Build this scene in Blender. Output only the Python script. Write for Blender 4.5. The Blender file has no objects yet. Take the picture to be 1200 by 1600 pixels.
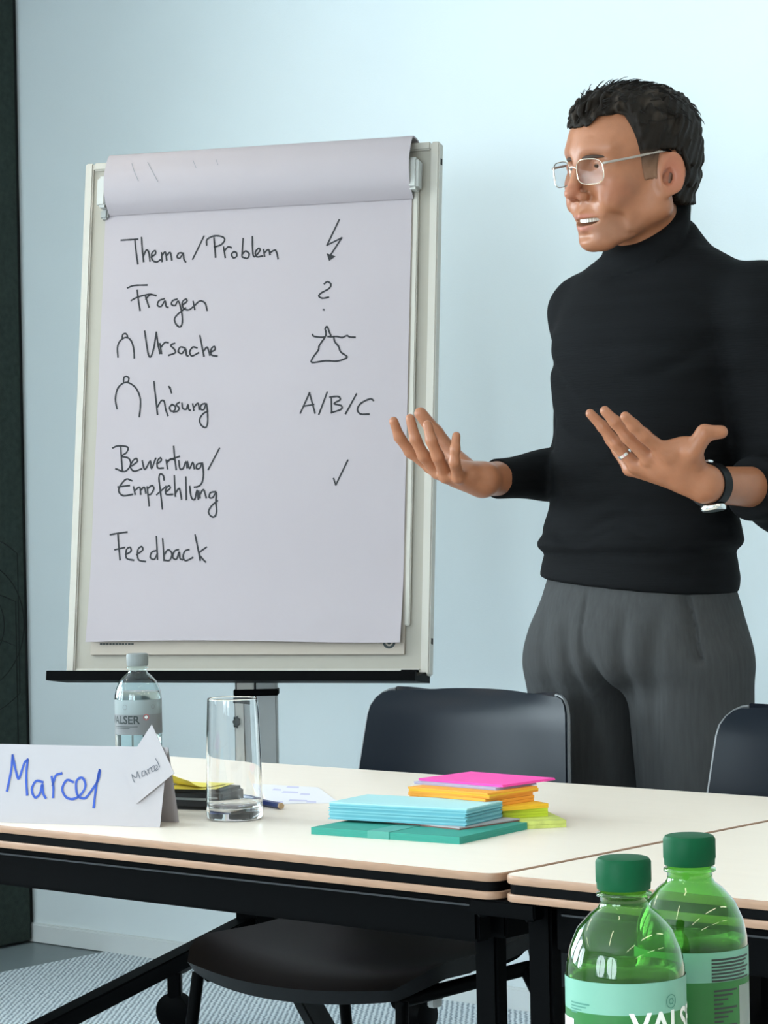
import bpy, bmesh, math, random
import numpy as np
from mathutils import Vector, Matrix
random.seed(7)
rng = np.random.RandomState(7)
SC = bpy.context.scene
COL = SC.collection

# ------------------------------------------------------------------ camera, world, light, exposure
F_PX, ROLL, EYE = 3950.0, math.atan(.019), 1.14          # focal length for the 1200x1600 frame
cam = bpy.data.cameras.new('camera')
cam.sensor_fit = 'VERTICAL'; cam.sensor_height = 36; cam.sensor_width = 27
cam.lens = 36 * F_PX / 1600
cam.clip_start = .05
camo = bpy.data.objects.new('camera', cam); COL.objects.link(camo)
ca, sa = math.cos(ROLL), math.sin(ROLL)
camo.matrix_world = Matrix(((ca, sa, 0, 0), (0, 0, -1, 0), (-sa, ca, 0, EYE), (0, 0, 0, 1)))
SC.camera = camo
SC.view_settings.view_transform = 'Standard'; SC.view_settings.look = 'None'
SC.view_settings.gamma = 1; SC.view_settings.use_curve_mapping = False
SC.view_settings.exposure = 0.08
SC.cycles.max_bounces = 12; SC.cycles.transparent_max_bounces = 24
SC.cycles.transmission_bounces = 12; SC.cycles.glossy_bounces = 5; SC.cycles.diffuse_bounces = 4
SC.cycles.caustics_refractive = False; SC.cycles.caustics_reflective = False
SC.cycles.sample_clamp_indirect = 6
wd = bpy.data.worlds.new('overcast sky'); SC.world = wd; wd.use_nodes = True
wd.node_tree.nodes['Background'].inputs[0].default_value = (.70, .86, 1, 1)
wd.node_tree.nodes['Background'].inputs[1].default_value = 4

PHI = math.radians(-40.3)                                  # long axis of the tables and of the back wall
LX = np.array([math.cos(PHI), math.sin(PHI), 0]); DY = np.array([-math.sin(PHI), math.cos(PHI), 0])
CORNER = np.array([-1.003, 6.863, 0])                      # back left corner of the room
def room(x, y, z): return CORNER + LX * x - DY * y + np.array([0, 0, z])
WINDOWS = [(1.95, 3.25), (3.45, 4.75), (4.95, 6.25)]                   # along the left wall, distances from the back wall
FRONT = [(2.6, 4.1), (4.3, 5.8)]          # along the wall behind the camera, distances from the left wall
RW, RD, RH = 9.2, 7.4, 2.85
def daylight(p, aim, w, power):
    l = bpy.data.lights.new('daylight', 'AREA'); l.shape = 'RECTANGLE'
    l.size = w; l.size_y = 1.72; l.energy = power; l.color = (.85, .93, 1)
    o = bpy.data.objects.new('daylight', l); COL.objects.link(o)
    o.location = p; o.rotation_euler = Vector(aim).to_track_quat('-Z', 'Z').to_euler()
for y0, y1 in WINDOWS: daylight(room(-.22, (y0 + y1) / 2, 1.74), LX, y1 - y0, 100)
for x0, x1 in FRONT: daylight(room((x0 + x1) / 2, RD + .22, 1.74), DY, x1 - x0, 92)

# ------------------------------------------------------------------ photo pixel -> point in the room
def ray(x, y):
    u, v = x - 600, y - 800
    return np.array([u * ca - v * sa, F_PX, -u * sa - v * ca]) / F_PX
E0 = np.array([0, 0, EYE])
def PD(x, y, d): return E0 + ray(x, y) * d
def PZ(x, y, z):
    r = ray(x, y); return E0 + r * ((z - EYE) / r[2])

# ------------------------------------------------------------------ materials
MATS = {}
def mat(name, col, rough=.5, metal=0, bump=0, bscale=200, var=0, vscale=8, spec=.5, trans=0, ior=1.45,
        emit=None, estr=0, sss=0, sheen=0, coat=0, stretch=None, attr=None, coords='Object'):
    m = bpy.data.materials.new(name); m.use_nodes = True; nt = m.node_tree; N = nt.nodes; K = nt.links
    b = N['Principled BSDF']
    c4 = (*col, 1)
    b.inputs['Base Color'].default_value = c4
    b.inputs['Roughness'].default_value = rough; b.inputs['Metallic'].default_value = metal
    b.inputs['Specular IOR Level'].default_value = spec; b.inputs['IOR'].default_value = ior
    b.inputs['Transmission Weight'].default_value = trans
    if sss:
        b.inputs['Subsurface Weight'].default_value = sss
        b.inputs['Subsurface Radius'].default_value = (.9, .35, .2); b.inputs['Subsurface Scale'].default_value = .006
    if sheen:
        b.inputs['Sheen Weight'].default_value = sheen; b.inputs['Sheen Roughness'].default_value = .4
    if coat: b.inputs['Coat Weight'].default_value = coat
    if emit:
        b.inputs['Emission Color'].default_value = (*emit, 1); b.inputs['Emission Strength'].default_value = estr
    src = None
    if bump or var:
        tc = N.new('ShaderNodeTexCoord'); src = tc.outputs[coords]
        if stretch:
            mp = N.new('ShaderNodeMapping'); mp.inputs['Scale'].default_value = stretch
            K.new(src, mp.inputs[0]); src = mp.outputs[0]
    base = None
    if attr:
        at = N.new('ShaderNodeAttribute'); at.attribute_name = attr; base = at.outputs['Color']
        K.new(base, b.inputs['Base Color'])
    if var:
        n = N.new('ShaderNodeTexNoise'); n.inputs['Scale'].default_value = vscale; n.inputs['Detail'].default_value = 5
        K.new(src, n.inputs['Vector'])
        mr = N.new('ShaderNodeMapRange'); mr.inputs['From Min'].default_value = .3; mr.inputs['From Max'].default_value = .7
        mr.inputs['To Min'].default_value = 1 - var; mr.inputs['To Max'].default_value = 1 + var
        K.new(n.outputs['Fac'], mr.inputs['Value'])
        mx = N.new('ShaderNodeMix'); mx.data_type = 'RGBA'; mx.blend_type = 'MULTIPLY'; mx.inputs['Factor'].default_value = 1
        if base: K.new(base, mx.inputs[6])
        else: mx.inputs[6].default_value = c4
        cb = N.new('ShaderNodeCombineColor')
        for k in range(3): K.new(mr.outputs[0], cb.inputs[k])
        K.new(cb.outputs[0], mx.inputs[7]); K.new(mx.outputs[2], b.inputs['Base Color'])
    if bump:
        n2 = N.new('ShaderNodeTexNoise'); n2.inputs['Scale'].default_value = bscale; n2.inputs['Detail'].default_value = 4
        K.new(src, n2.inputs['Vector'])
        bp = N.new('ShaderNodeBump'); bp.inputs['Strength'].default_value = bump; bp.inputs['Distance'].default_value = .002
        K.new(n2.outputs['Fac'], bp.inputs['Height']); K.new(bp.outputs[0], b.inputs['Normal'])
    MATS[name] = m
    return m

def thin_glass(name, tint, ior=1.5, rough=.02, gloss=1.0, body=None, amt=0):
    """thin wall: lets light straight through, tinted, with Fresnel reflections"""
    m = bpy.data.materials.new(name); m.use_nodes = True; nt = m.node_tree; N = nt.nodes; K = nt.links
    N.remove(N['Principled BSDF'])
    t = N.new('ShaderNodeBsdfTransparent'); t.inputs[0].default_value = (*tint, 1)
    g = N.new('ShaderNodeBsdfGlossy'); g.inputs['Roughness'].default_value = rough
    if body:
        tl = N.new('ShaderNodeBsdfTranslucent'); tl.inputs[0].default_value = (*body, 1)
        df = N.new('ShaderNodeBsdfDiffuse'); df.inputs[0].default_value = (*body, 1)
        m1 = N.new('ShaderNodeMixShader'); m1.inputs[0].default_value = .5; K.new(tl.outputs[0], m1.inputs[1]); K.new(df.outputs[0], m1.inputs[2])
        m2 = N.new('ShaderNodeMixShader'); m2.inputs[0].default_value = amt; K.new(t.outputs[0], m2.inputs[1]); K.new(m1.outputs[0], m2.inputs[2]); t = m2
    lw = N.new('ShaderNodeLayerWeight'); lw.inputs['Blend'].default_value = .5
    pw = N.new('ShaderNodeMath'); pw.operation = 'POWER'; pw.inputs[1].default_value = 4.0; K.new(lw.outputs['Facing'], pw.inputs[0])
    f0 = ((ior - 1) / (ior + 1)) ** 2
    fr = N.new('ShaderNodeMath'); fr.operation = 'MULTIPLY_ADD'; fr.inputs[1].default_value = 1 - f0; fr.inputs[2].default_value = f0; K.new(pw.outputs[0], fr.inputs[0])
    mu = N.new('ShaderNodeMath'); mu.operation = 'MULTIPLY'; mu.inputs[1].default_value = gloss
    K.new(fr.outputs[0], mu.inputs[0])
    mx = N.new('ShaderNodeMixShader'); K.new(mu.outputs[0], mx.inputs[0]); K.new(t.outputs[0], mx.inputs[1]); K.new(g.outputs[0], mx.inputs[2])
    K.new(mx.outputs[0], N['Material Output'].inputs[0])
    return m

def film(name, col, alpha, rough=.4):
    """printed plastic film: part diffuse, part see-through"""
    m = mat(name, col, rough); m.node_tree.nodes['Principled BSDF'].inputs['Alpha'].default_value = alpha
    return m

M = {}
M['wall'] = mat('wall paint', (.75, .812, .83), .75, bump=.12, bscale=260, var=.012, vscale=3)
M['ceil'] = mat('ceiling paint', (.82, .83, .82), .8)
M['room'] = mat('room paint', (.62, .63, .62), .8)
M['base'] = mat('baseboard paint', (.72, .75, .75), .5)
M['vinyl'] = mat('grey vinyl', (.20, .24, .25), .45, var=.05, vscale=6)
M['panel'] = mat('dark green felt', (.016, .026, .021), .95, bump=.5, bscale=500, var=.25, vscale=60)
M['panel_dark'] = mat('black felt edge', (.004, .005, .005), .9)
M['cream'] = mat('cream laminate', (.90, .785, .675), .38, var=.012, vscale=14, stretch=(1, 6, 1))
M['wood'] = mat('beech edge', (.36, .205, .125), .45, var=.10, vscale=30, stretch=(1, 1, 8))
M['black_band'] = mat('black rubber band', (.0015, .0017, .0019), .5, spec=.05)
M['black'] = mat('black powder coat', (.0011, .0012, .0014), .5, spec=.035)
M['shell'] = mat('black chair shell', (.0030, .0058, .0110), .30, bump=.03, bscale=900, spec=.17)
M['seat'] = mat('black seat leather', (.003, .0032, .0036), .5, bump=.1, bscale=700, spec=.22)
M['trim'] = mat('grey plastic edge', (.10, .105, .11), .4)
M['temple'] = mat('matt grey beige metal', (.36, .31, .27), .45)
M['lip'] = mat('dark grey lip', (.045, .047, .05), .5, spec=.2)
M['chrome'] = mat('brushed grey metal', (.40, .40, .39), .35, metal=1)
M['alu'] = mat('satin aluminium paint', (.49, .45, .395), .45)
M['alu_dark'] = mat('grey aluminium pole', (.30, .30, .29), .4, metal=.3)
M['board'] = mat('grey steel board', (.37, .335, .28), .45, var=.02, vscale=3)
M['plastic_grey'] = mat('grey plastic cap', (.50, .49, .46), .5)
M['paper'] = mat('flip chart paper', (.40, .347, .363), .75, var=.012, vscale=6, bump=.15, bscale=40)
M['paper_back'] = mat('pad paper', (.44, .375, .315), .75)
M['white_paper'] = mat('white card', (.44, .402, .415), .7)
M['ink'] = mat('black marker', (.008, .007, .010), .6)
M['ink_thin'] = mat('grey pencil', (.25, .25, .27), .7)
M['blue_ink'] = mat('blue marker', (.02, .07, .38), .6)
M['grey_ink'] = mat('grey pen', (.14, .14, .16), .6)
M['purple_ink'] = mat('pale violet print', (.56, .53, .70), .7)
M['skin'] = mat('skin', (.5, .3, .2), .39, attr='Col', sss=.12, bump=.10, bscale=700, var=.05, vscale=70)
M['hair'] = mat('dark hair', (.02, .017, .015), .55, attr='Col', bump=.5, bscale=240, stretch=(.25, 1, .5), spec=.15)
M['knit'] = mat('black knit', (.0050, .0054, .0062), .85, spec=.12, bump=.35, bscale=130, stretch=(.25, .25, 3.2), var=.2, vscale=20)
M['trouser'] = mat('grey wool', (.052, .053, .054), .9, spec=.15, bump=.2, bscale=500, var=.10, vscale=160, stretch=(1, 1, .12))
M['shoe'] = mat('black leather', (.012, .011, .010), .35)
M['tooth'] = mat('teeth', (.75, .70, .62), .3)
M['eye'] = mat('eye white', (.62, .58, .55), .2)
M['iris'] = mat('brown iris', (.05, .03, .02), .2)
M['gold'] = mat('pale gold wire', (.80, .68, .55), .2, metal=1)
M['silver'] = mat('polished steel', (.80, .80, .78), .18, metal=1)
M['strap'] = mat('black watch strap', (.004, .004, .0045), .4, spec=.15)
M['lens'] = thin_glass('spectacle lens', (.95, .95, .96), 1.6, .01, .15)
M['pane'] = thin_glass('window pane', (.95, .98, .97), 1.45, .01)
M['glass'] = mat('drinking glass', (1, 1, 1), 0, trans=1, ior=1.48)
M['pet_clear'] = thin_glass('clear plastic', (.86, .945, .95), 1.5, .03, 1.4)
M['pet_green'] = thin_glass('green plastic', (.36, .74, .26), 1.5, .03, 1.5, (.15, .42, .06), .15)
M['water'] = mat('water', (.97, 1, 1), 0, trans=1, ior=1.33)
M['cap_grey'] = mat('grey cap', (.20, .215, .21), .5)
M['cap_green'] = mat('green cap', (.003, .078, .030), .5, spec=.15)
M['label_grey'] = film('pale grey film', (.40, .45, .45), .62)
M['label_dark'] = film('mid grey film', (.20, .205, .21), .93)
M['label_teal'] = film('pale teal film', (.19, .43, .335), .92)
M['label_green'] = film('green film', (.03, .20, .05), .80)
M['print_white'] = mat('white print', (.82, .84, .82), .5)
M['print_dark'] = mat('dark print', (.03, .04, .04), .6)
M['print_tealdark'] = mat('dark teal print', (.06, .22, .17), .6)
M['red'] = mat('red print', (.6, .03, .03), .5)
M['teal'] = mat('teal card', (.030, .29, .225), .65, var=.02, vscale=20)
M['teal_band'] = mat('paper band', (.08, .33, .27), .4)
M['sky'] = mat('pale blue card', (.22, .52, .58), .65)
M['sky2'] = mat('blue card', (.13, .40, .47), .65)  # both blues: stack sides, kept darker than the lit top card
M['pink'] = mat('neon pink paper', (.95, .075, .42), .6)
M['lavender'] = mat('lavender paper', (.42, .40, .56), .6)
M['orange'] = mat('orange paper', (.90, .36, .03), .6)
M['amber'] = mat('amber paper', (.88, .48, .02), .6)
M['lime'] = mat('lime paper', (.52, .60, .03), .6)
M['pale_lime'] = mat('pale lime paper', (.60, .66, .16), .5, var=.2, vscale=60)
M['yellow'] = mat('yellow paper', (.80, .66, .10), .6)
M['case'] = mat('black case', (.012, .012, .013), .5)
M['pen'] = mat('navy lacquer', (.02, .04, .16), .3)
M['pen_wood'] = mat('cut wood', (.55, .38, .22), .6)
M['lamp_body'] = mat('white lamp body', (.75, .75, .74), .4)
M['lamp_glow'] = mat('lamp diffuser', (1, .96, .86), .5, emit=(1, .88, .66), estr=15)

# carpet: fine loops in wavy ribs
def carpet_mat():
    m = mat('ribbed loop carpet', (.40, .46, .52), .95); nt = m.node_tree; N = nt.nodes; K = nt.links; b = N['Principled BSDF']
    tc = N.new('ShaderNodeTexCoord'); mp = N.new('ShaderNodeMapping'); mp.inputs['Rotation'].default_value = (0, 0, math.radians(3))
    K.new(tc.outputs['Object'], mp.inputs[0])
    w = N.new('ShaderNodeTexWave'); w.inputs['Scale'].default_value = 26; w.inputs['Distortion'].default_value = 3
    w.inputs['Detail'].default_value = 3; w.inputs['Detail Scale'].default_value = 2.5; K.new(mp.outputs[0], w.inputs['Vector'])
    n = N.new('ShaderNodeTexNoise'); n.inputs['Scale'].default_value = 130; n.inputs['Detail'].default_value = 4; K.new(mp.outputs[0], n.inputs['Vector'])
    a = N.new('ShaderNodeMath'); a.operation = 'MULTIPLY_ADD'; a.inputs[1].default_value = .6
    K.new(w.outputs['Fac'], a.inputs[0]); K.new(n.outputs['Fac'], a.inputs[2])
    r = N.new('ShaderNodeValToRGB'); r.color_ramp.elements[0].position = .35; r.color_ramp.elements[1].position = 1.0
    r.color_ramp.elements[0].color = (.17, .225, .28, 1); r.color_ramp.elements[1].color = (.80, .86, .90, 1)
    K.new(a.outputs[0], r.inputs[0]); K.new(r.outputs[0], b.inputs['Base Color'])
    bp = N.new('ShaderNodeBump'); bp.inputs['Strength'].default_value = .6; bp.inputs['Distance'].default_value = .004
    K.new(a.outputs[0], bp.inputs['Height']); K.new(bp.outputs[0], b.inputs['Normal'])
    return m
M['carpet'] = carpet_mat()

# ------------------------------------------------------------------ mesh helpers
def obj(name, bm, m, parent=None, smooth=False, loc=None):
    me = bpy.data.meshes.new(name)
    bmesh.ops.recalc_face_normals(bm, faces=bm.faces)
    bm.to_mesh(me); bm.free()
    for mm in (m if isinstance(m, (list, tuple)) else [m]): me.materials.append(mm)
    if smooth:
        me.polygons.foreach_set('use_smooth', [True] * len(me.polygons))
        if smooth != 'all':
            me.set_sharp_from_angle(angle=math.radians(38))
    o = bpy.data.objects.new(name, me); COL.objects.link(o)
    if parent: o.parent = parent
    if loc is not None: o.location = loc
    return o
def thing(name, label, cat, loc=(0, 0, 0), rz=0, group=None):
    o = bpy.data.objects.new(name, None); COL.objects.link(o); o.empty_display_size = .1
    o.location = loc; o.rotation_euler = (0, 0, rz); o['label'] = label; o['category'] = cat
    if group: o['group'] = group
    return o
def tag(o, label, cat, group=None):
    o['label'] = label; o['category'] = cat
    if group: o['group'] = group
    return o
def struct(name, bm, m, parent=None, smooth=False):
    o = obj(name, bm, m, parent, smooth)
    if not parent: o['kind'] = 'structure'
    return o
def box(bm, c, s, R=None, mi=0):
    r = bmesh.ops.create_cube(bm, size=1); vs = r['verts']
    for v in vs:
        q = Vector((v.co.x * s[0], v.co.y * s[1], v.co.z * s[2]))
        if R is not None: q = R @ q
        v.co = q + Vector(c)
    if mi:
        for f in {f for v in vs for f in v.link_faces}: f.material_index = mi
    return vs
def bbox(c, s, bev=.002, seg=2, R=None):
    bm = bmesh.new(); box(bm, (0, 0, 0), s)
    if bev: bmesh.ops.bevel(bm, geom=bm.edges[:], offset=bev, segments=seg, affect='EDGES')
    for v in bm.verts:
        q = v.co
        if R is not None: q = R @ q
        v.co = q + Vector(c)
    return bm
def tube(bm, pts, r, n=10, cap=True):
    pts = [Vector(p) for p in pts]; rs = r if isinstance(r, (list, tuple)) else [r] * len(pts)
    rings = []; ref = None
    for i, p in enumerate(pts):
        t = (pts[min(i + 1, len(pts) - 1)] - pts[max(i - 1, 0)]).normalized()
        if ref is None: ref = t.orthogonal().normalized()
        ref = (ref - t * ref.dot(t)).normalized(); b = t.cross(ref)
        rings.append([bm.verts.new(p + (ref * math.cos(2 * math.pi * k / n) + b * math.sin(2 * math.pi * k / n)) * rs[i]) for k in range(n)])
    for a, b in zip(rings, rings[1:]):
        for k in range(n): bm.faces.new((a[k], a[(k + 1) % n], b[(k + 1) % n], b[k]))
    if cap: bm.faces.new(rings[0]); bm.faces.new(rings[-1])
    return bm
def lathe(prof, n=48, c=(0, 0, 0), closed=False):
    bm = bmesh.new(); rings = []
    for r, z in prof:
        if r < 1e-6: rings.append([bm.verts.new((c[0], c[1], c[2] + z))])
        else: rings.append([bm.verts.new((c[0] + r * math.cos(2 * math.pi * k / n), c[1] + r * math.sin(2 * math.pi * k / n), c[2] + z)) for k in range(n)])
    pr = list(zip(rings, rings[1:]))
    if closed: pr.append((rings[-1], rings[0]))
    for a, b in pr:
        for k in range(n):
            q = [a[k % len(a)], a[(k + 1) % len(a)], b[(k + 1) % len(b)], b[k % len(b)]]
            u = []
            for v in q:
                if v not in u: u.append(v)
            if len(u) > 2: bm.faces.new(u)
    return bm
def rrect(x0, x1, y0, y1, r, n=5):
    P = []
    for cx, cy, a0 in ((x1 - r, y0 + r, -90), (x1 - r, y1 - r, 0), (x0 + r, y1 - r, 90), (x0 + r, y0 + r, 180)):
        for k in range(n + 1):
            a = math.radians(a0 + 90 * k / n); P.append((cx + r * math.cos(a), cy + r * math.sin(a)))
    return P
def prism(bm, poly, z0, z1, mi_top=0, mi_side=0, mi_bot=0, edge=0.0):
    """polygon extruded upwards, with a small chamfer at the top and bottom edge"""
    cx = sum(p[0] for p in poly) / len(poly); cy = sum(p[1] for p in poly) / len(poly)
    def ring(z, ins):
        out = []
        for x, y in poly:
            dx, dy = x - cx, y - cy; L = math.hypot(dx, dy) or 1
            out.append(bm.verts.new((x - dx / L * ins, y - dy / L * ins, z)))
        return out
    lv = [(z0, edge), (z0 + edge, 0), (z1 - edge, 0), (z1, edge)] if edge else [(z0, 0), (z1, 0)]
    R = [ring(z, i) for z, i in lv]
    for a, b in zip(R, R[1:]):
        for k in range(len(poly)):
            f = bm.faces.new((a[k], a[(k + 1) % len(poly)], b[(k + 1) % len(poly)], b[k])); f.material_index = mi_side
    f = bm.faces.new(R[0][::-1]); f.material_index = mi_bot
    f = bm.faces.new(R[-1]); f.material_index = mi_top
    return bm
def grid_shell(P, N, th):
    """a curved plate: P grid of points, N grid of normals, thickness th"""
    bm = bmesh.new(); nu, nv = len(P), len(P[0])
    A = [[bm.verts.new(Vector(P[i][j]) + Vector(N[i][j]) * th / 2) for j in range(nv)] for i in range(nu)]
    B = [[bm.verts.new(Vector(P[i][j]) - Vector(N[i][j]) * th / 2) for j in range(nv)] for i in range(nu)]
    for i in range(nu - 1):
        for j in range(nv - 1):
            bm.faces.new((A[i][j], A[i + 1][j], A[i + 1][j + 1], A[i][j + 1]))
            bm.faces.new((B[i][j], B[i][j + 1], B[i + 1][j + 1], B[i + 1][j]))
    rim = [(i, 0) for i in range(nu)] + [(nu - 1, j) for j in range(1, nv)] + [(i, nv - 1) for i in range(nu - 2, -1, -1)] + [(0, j) for j in range(nv - 2, 0, -1)]
    for a, b in zip(rim, rim[1:] + rim[:1]):
        bm.faces.new((A[a[0]][a[1]], B[a[0]][a[1]], B[b[0]][b[1]], A[b[0]][b[1]]))
    return bm
def grid_normals(P):
    a = np.array(P, float); du = np.gradient(a, axis=0); dv = np.gradient(a, axis=1)
    n = np.cross(du, dv); return n / np.linalg.norm(n, axis=2, keepdims=True)
def spline(pts, n=4):
    """Catmull-Rom through the given points"""
    p = [np.array(q, float) for q in pts]
    if len(p) < 3: return p
    q = [2 * p[0] - p[1]] + p + [2 * p[-1] - p[-2]]; out = []
    for i in range(1, len(q) - 2):
        for k in range(n):
            t = k / n
            out.append(.5 * (2 * q[i] + (q[i + 1] - q[i - 1]) * t + (2 * q[i - 1] - 5 * q[i] + 4 * q[i + 1] - q[i + 2]) * t * t + (3 * q[i] - q[i - 1] - 3 * q[i + 1] + q[i + 2]) * t ** 3))
    out.append(p[-1]); return out
def ribbons(strokes, to3, w, smooth=4):
    """pen strokes on a surface: each stroke is a narrow flat ribbon, to3 maps stroke units to 3-D"""
    bm = bmesh.new()
    for s in strokes:
        p = spline(s, smooth) if len(s) > 2 else [np.array(q, float) for q in s]
        P = [np.array(to3(*q)) for q in p]; prev = None
        for i in range(len(P)):
            t = P[min(i + 1, len(P) - 1)] - P[max(i - 1, 0)]; t = t / (np.linalg.norm(t) + 1e-9)
            q = p[i]; ex = np.array(to3(q[0] + 1, q[1])) - P[i]; ey = np.array(to3(q[0], q[1] + 1)) - P[i]
            nn = np.cross(ex, ey); nn /= np.linalg.norm(nn); b = np.cross(nn, t); b /= np.linalg.norm(b) + 1e-9
            ww = w * (.82 + .36 * (((i * 37) % 11) / 11) * .6)
            pp = P[i] + (t * w * .35 if i == len(P) - 1 else (-t * w * .35 if i == 0 else 0))
            pr = (bm.verts.new(pp + b * ww / 2), bm.verts.new(pp - b * ww / 2))
            if prev: bm.faces.new((prev[0], prev[1], pr[1], pr[0]))
            prev = pr
    return bm
def text_bm(s, size, xf=None, bold=0.0, spacing=1.0):
    cu = bpy.data.curves.new('lettering', 'FONT'); cu.body = s; cu.size = size; cu.align_x = 'CENTER'; cu.align_y = 'CENTER'
    cu.offset = bold; cu.space_character = spacing; cu.resolution_u = 3
    o = bpy.data.objects.new('lettering', cu); COL.objects.link(o)
    dg = bpy.context.evaluated_depsgraph_get(); dg.update()
    me = bpy.data.meshes.new_from_object(o.evaluated_get(dg)); bm = bmesh.new(); bm.from_mesh(me)
    bpy.data.objects.remove(o); bpy.data.meshes.remove(me); bpy.data.curves.remove(cu)
    bmesh.ops.subdivide_edges(bm, edges=[e for e in bm.edges if e.calc_length() > size * .2], cuts=2)
    if xf:
        for v in bm.verts: v.co = Vector(xf(v.co.x, v.co.y))
    return bm

# ------------------------------------------------------------------ surface nets for organic shapes
def sdf_mesh(f, lo, hi, h, c=8, slack=1.25):
    lo = np.array(lo, np.float32); H = h * c
    n = np.ceil((np.array(hi) - lo) / H).astype(int)
    g = np.stack(np.meshgrid(*[np.arange(k) for k in n], indexing='ij'), -1).reshape(-1, 3)
    fc = f((lo + (g + .5) * H).astype(np.float32)); g = g[np.abs(fc) < H * slack]
    loc = np.stack(np.meshgrid(*[np.arange(c + 1)] * 3, indexing='ij'), -1).reshape(-1, 3)
    keysV, posV, quads = [], [], []
    S = 1 << 20
    def key(q): return (q[..., 0].astype(np.int64) * S + q[..., 1]) * S + q[..., 2]
    for s in range(0, len(g), 400):
        gb = g[s:s + 400]; gi = gb[:, None, :] * c + loc[None]
        v = f((lo + gi.reshape(-1, 3) * h).astype(np.float32)).reshape(len(gb), c + 1, c + 1, c + 1)
        sg = v < 0
        cs = [(a, b, d) for a in (0, 1) for b in (0, 1) for d in (0, 1)]
        cnt = sum(sg[:, a:c + a, b:c + b, d:c + d].astype(np.int8) for a, b, d in cs)
        B, I, J, Kk = np.nonzero((cnt > 0) & (cnt < 8))
        if len(B):
            acc = np.zeros((len(B), 3)); w = np.zeros(len(B))
            for ax in range(3):
                oth = [q for q in range(3) if q != ax]
                for a in (0, 1):
                    for b in (0, 1):
                        o0 = [0, 0, 0]; o0[oth[0]] = a; o0[oth[1]] = b; o1 = list(o0); o1[ax] = 1
                        v0 = v[B, I + o0[0], J + o0[1], Kk + o0[2]]; v1 = v[B, I + o1[0], J + o1[1], Kk + o1[2]]
                        m = (v0 < 0) != (v1 < 0); t = np.where(m, v0 / np.where(m, v0 - v1, 1), 0)
                        q = np.tile(np.array(o0, float), (len(B), 1)); q[:, ax] += t
                        acc += q * m[:, None]; w += m
            cell = gb[B] * c + np.stack([I, J, Kk], -1)
            keysV.append(key(cell)); posV.append(lo + (cell + acc / w[:, None]) * h)
        for ax in range(3):
            d = [0, 0, 0]; d[ax] = 1
            a0 = sg[:, :c, :c, :c]; a1 = sg[:, d[0]:c + d[0], d[1]:c + d[1], d[2]:c + d[2]]
            B, I, J, Kk = np.nonzero(a0 != a1)
            if not len(B): continue
            flip = a0[B, I, J, Kk]
            cell = gb[B] * c + np.stack([I, J, Kk], -1)
            o1, o2 = (ax + 1) % 3, (ax + 2) % 3
            q = []
            for (e1, e2) in ((-1, -1), (0, -1), (0, 0), (-1, 0)):
                cc = cell.copy(); cc[:, o1] += e1; cc[:, o2] += e2; q.append(key(cc))
            q = np.stack(q, -1); q[~flip] = q[~flip][:, ::-1]
            quads.append(q)
    K = np.concatenate(keysV); P = np.concatenate(posV); o = np.argsort(K); K, P = K[o], P[o]
    Q = np.concatenate(quads); ix = np.clip(np.searchsorted(K, Q), 0, len(K) - 1)
    ok = (K[ix] == Q).all(1)
    return P, ix[ok]
def main_shell(P, Q):
    lab = np.arange(len(P)); e = np.concatenate([Q[:, [0, 1]], Q[:, [1, 2]], Q[:, [2, 3]]])
    while True:
        m = np.minimum(lab[e[:, 0]], lab[e[:, 1]]); new = lab.copy()
        np.minimum.at(new, e[:, 0], m); np.minimum.at(new, e[:, 1], m); new = new[new]
        if (new == lab).all(): break
        lab = new
    best = np.bincount(lab).argmax(); keep = lab == best; ix = np.cumsum(keep) - 1
    return P[keep], ix[Q[keep[Q[:, 0]]]]
def relax(P, Q, it=2, lam=.5):
    e = np.concatenate([Q[:, [0, 1]], Q[:, [1, 2]], Q[:, [2, 3]], Q[:, [3, 0]]])
    for _ in range(it):
        acc = np.zeros_like(P); cnt = np.zeros(len(P))
        for a, b in ((0, 1), (1, 0)):
            for k in range(3): acc[:, k] += np.bincount(e[:, a], P[e[:, b], k], len(P))
            cnt += np.bincount(e[:, a], minlength=len(P))
        P = P + lam * (acc / np.maximum(cnt, 1)[:, None] - P)
    return P
def np_obj(name, P, Q, m, parent, off, colors=None):
    me = bpy.data.meshes.new(name); P = P - np.array(off)
    me.vertices.add(len(P)); me.vertices.foreach_set('co', P.astype(np.float32).ravel())
    me.loops.add(len(Q) * 4); me.loops.foreach_set('vertex_index', Q.astype(np.int32).ravel())
    me.polygons.add(len(Q)); me.polygons.foreach_set('loop_start', np.arange(0, len(Q) * 4, 4, dtype=np.int32))
    me.update(calc_edges=True); me.validate()
    me.polygons.foreach_set('use_smooth', [True] * len(me.polygons))
    me.materials.append(m)
    if colors is not None:
        at = me.color_attributes.new('Col', 'FLOAT_COLOR', 'POINT')
        at.data.foreach_set('color', np.concatenate([colors, np.ones((len(colors), 1))], 1).astype(np.float32).ravel())
    o = bpy.data.objects.new(name, me); COL.objects.link(o); o.parent = parent
    return o
def nrm(v): return np.sqrt((v * v).sum(-1))
def sph(p, c, r): return nrm(p - np.array(c, np.float32)) - r
def ell(p, c, r):
    q = p - np.array(c, np.float32); r = np.array(r, np.float32)
    k0 = nrm(q / r); k1 = nrm(q / (r * r)) + 1e-9
    return k0 * (k0 - 1) / k1
def cone(p, a, b, ra, rb):
    a = np.array(a, np.float32); b = np.array(b, np.float32); ba = b - a
    t = np.clip(((p - a) @ ba) / (ba @ ba), 0, 1)
    return nrm(p - a - t[:, None] * ba) - (ra + (rb - ra) * t)
def chain(p, pts, rs, k=.004):
    d = None
    for i in range(len(pts) - 1):
        e = cone(p, pts[i], pts[i + 1], rs[i], rs[i + 1]); d = e if d is None else smin(d, e, k)
    return d
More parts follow.
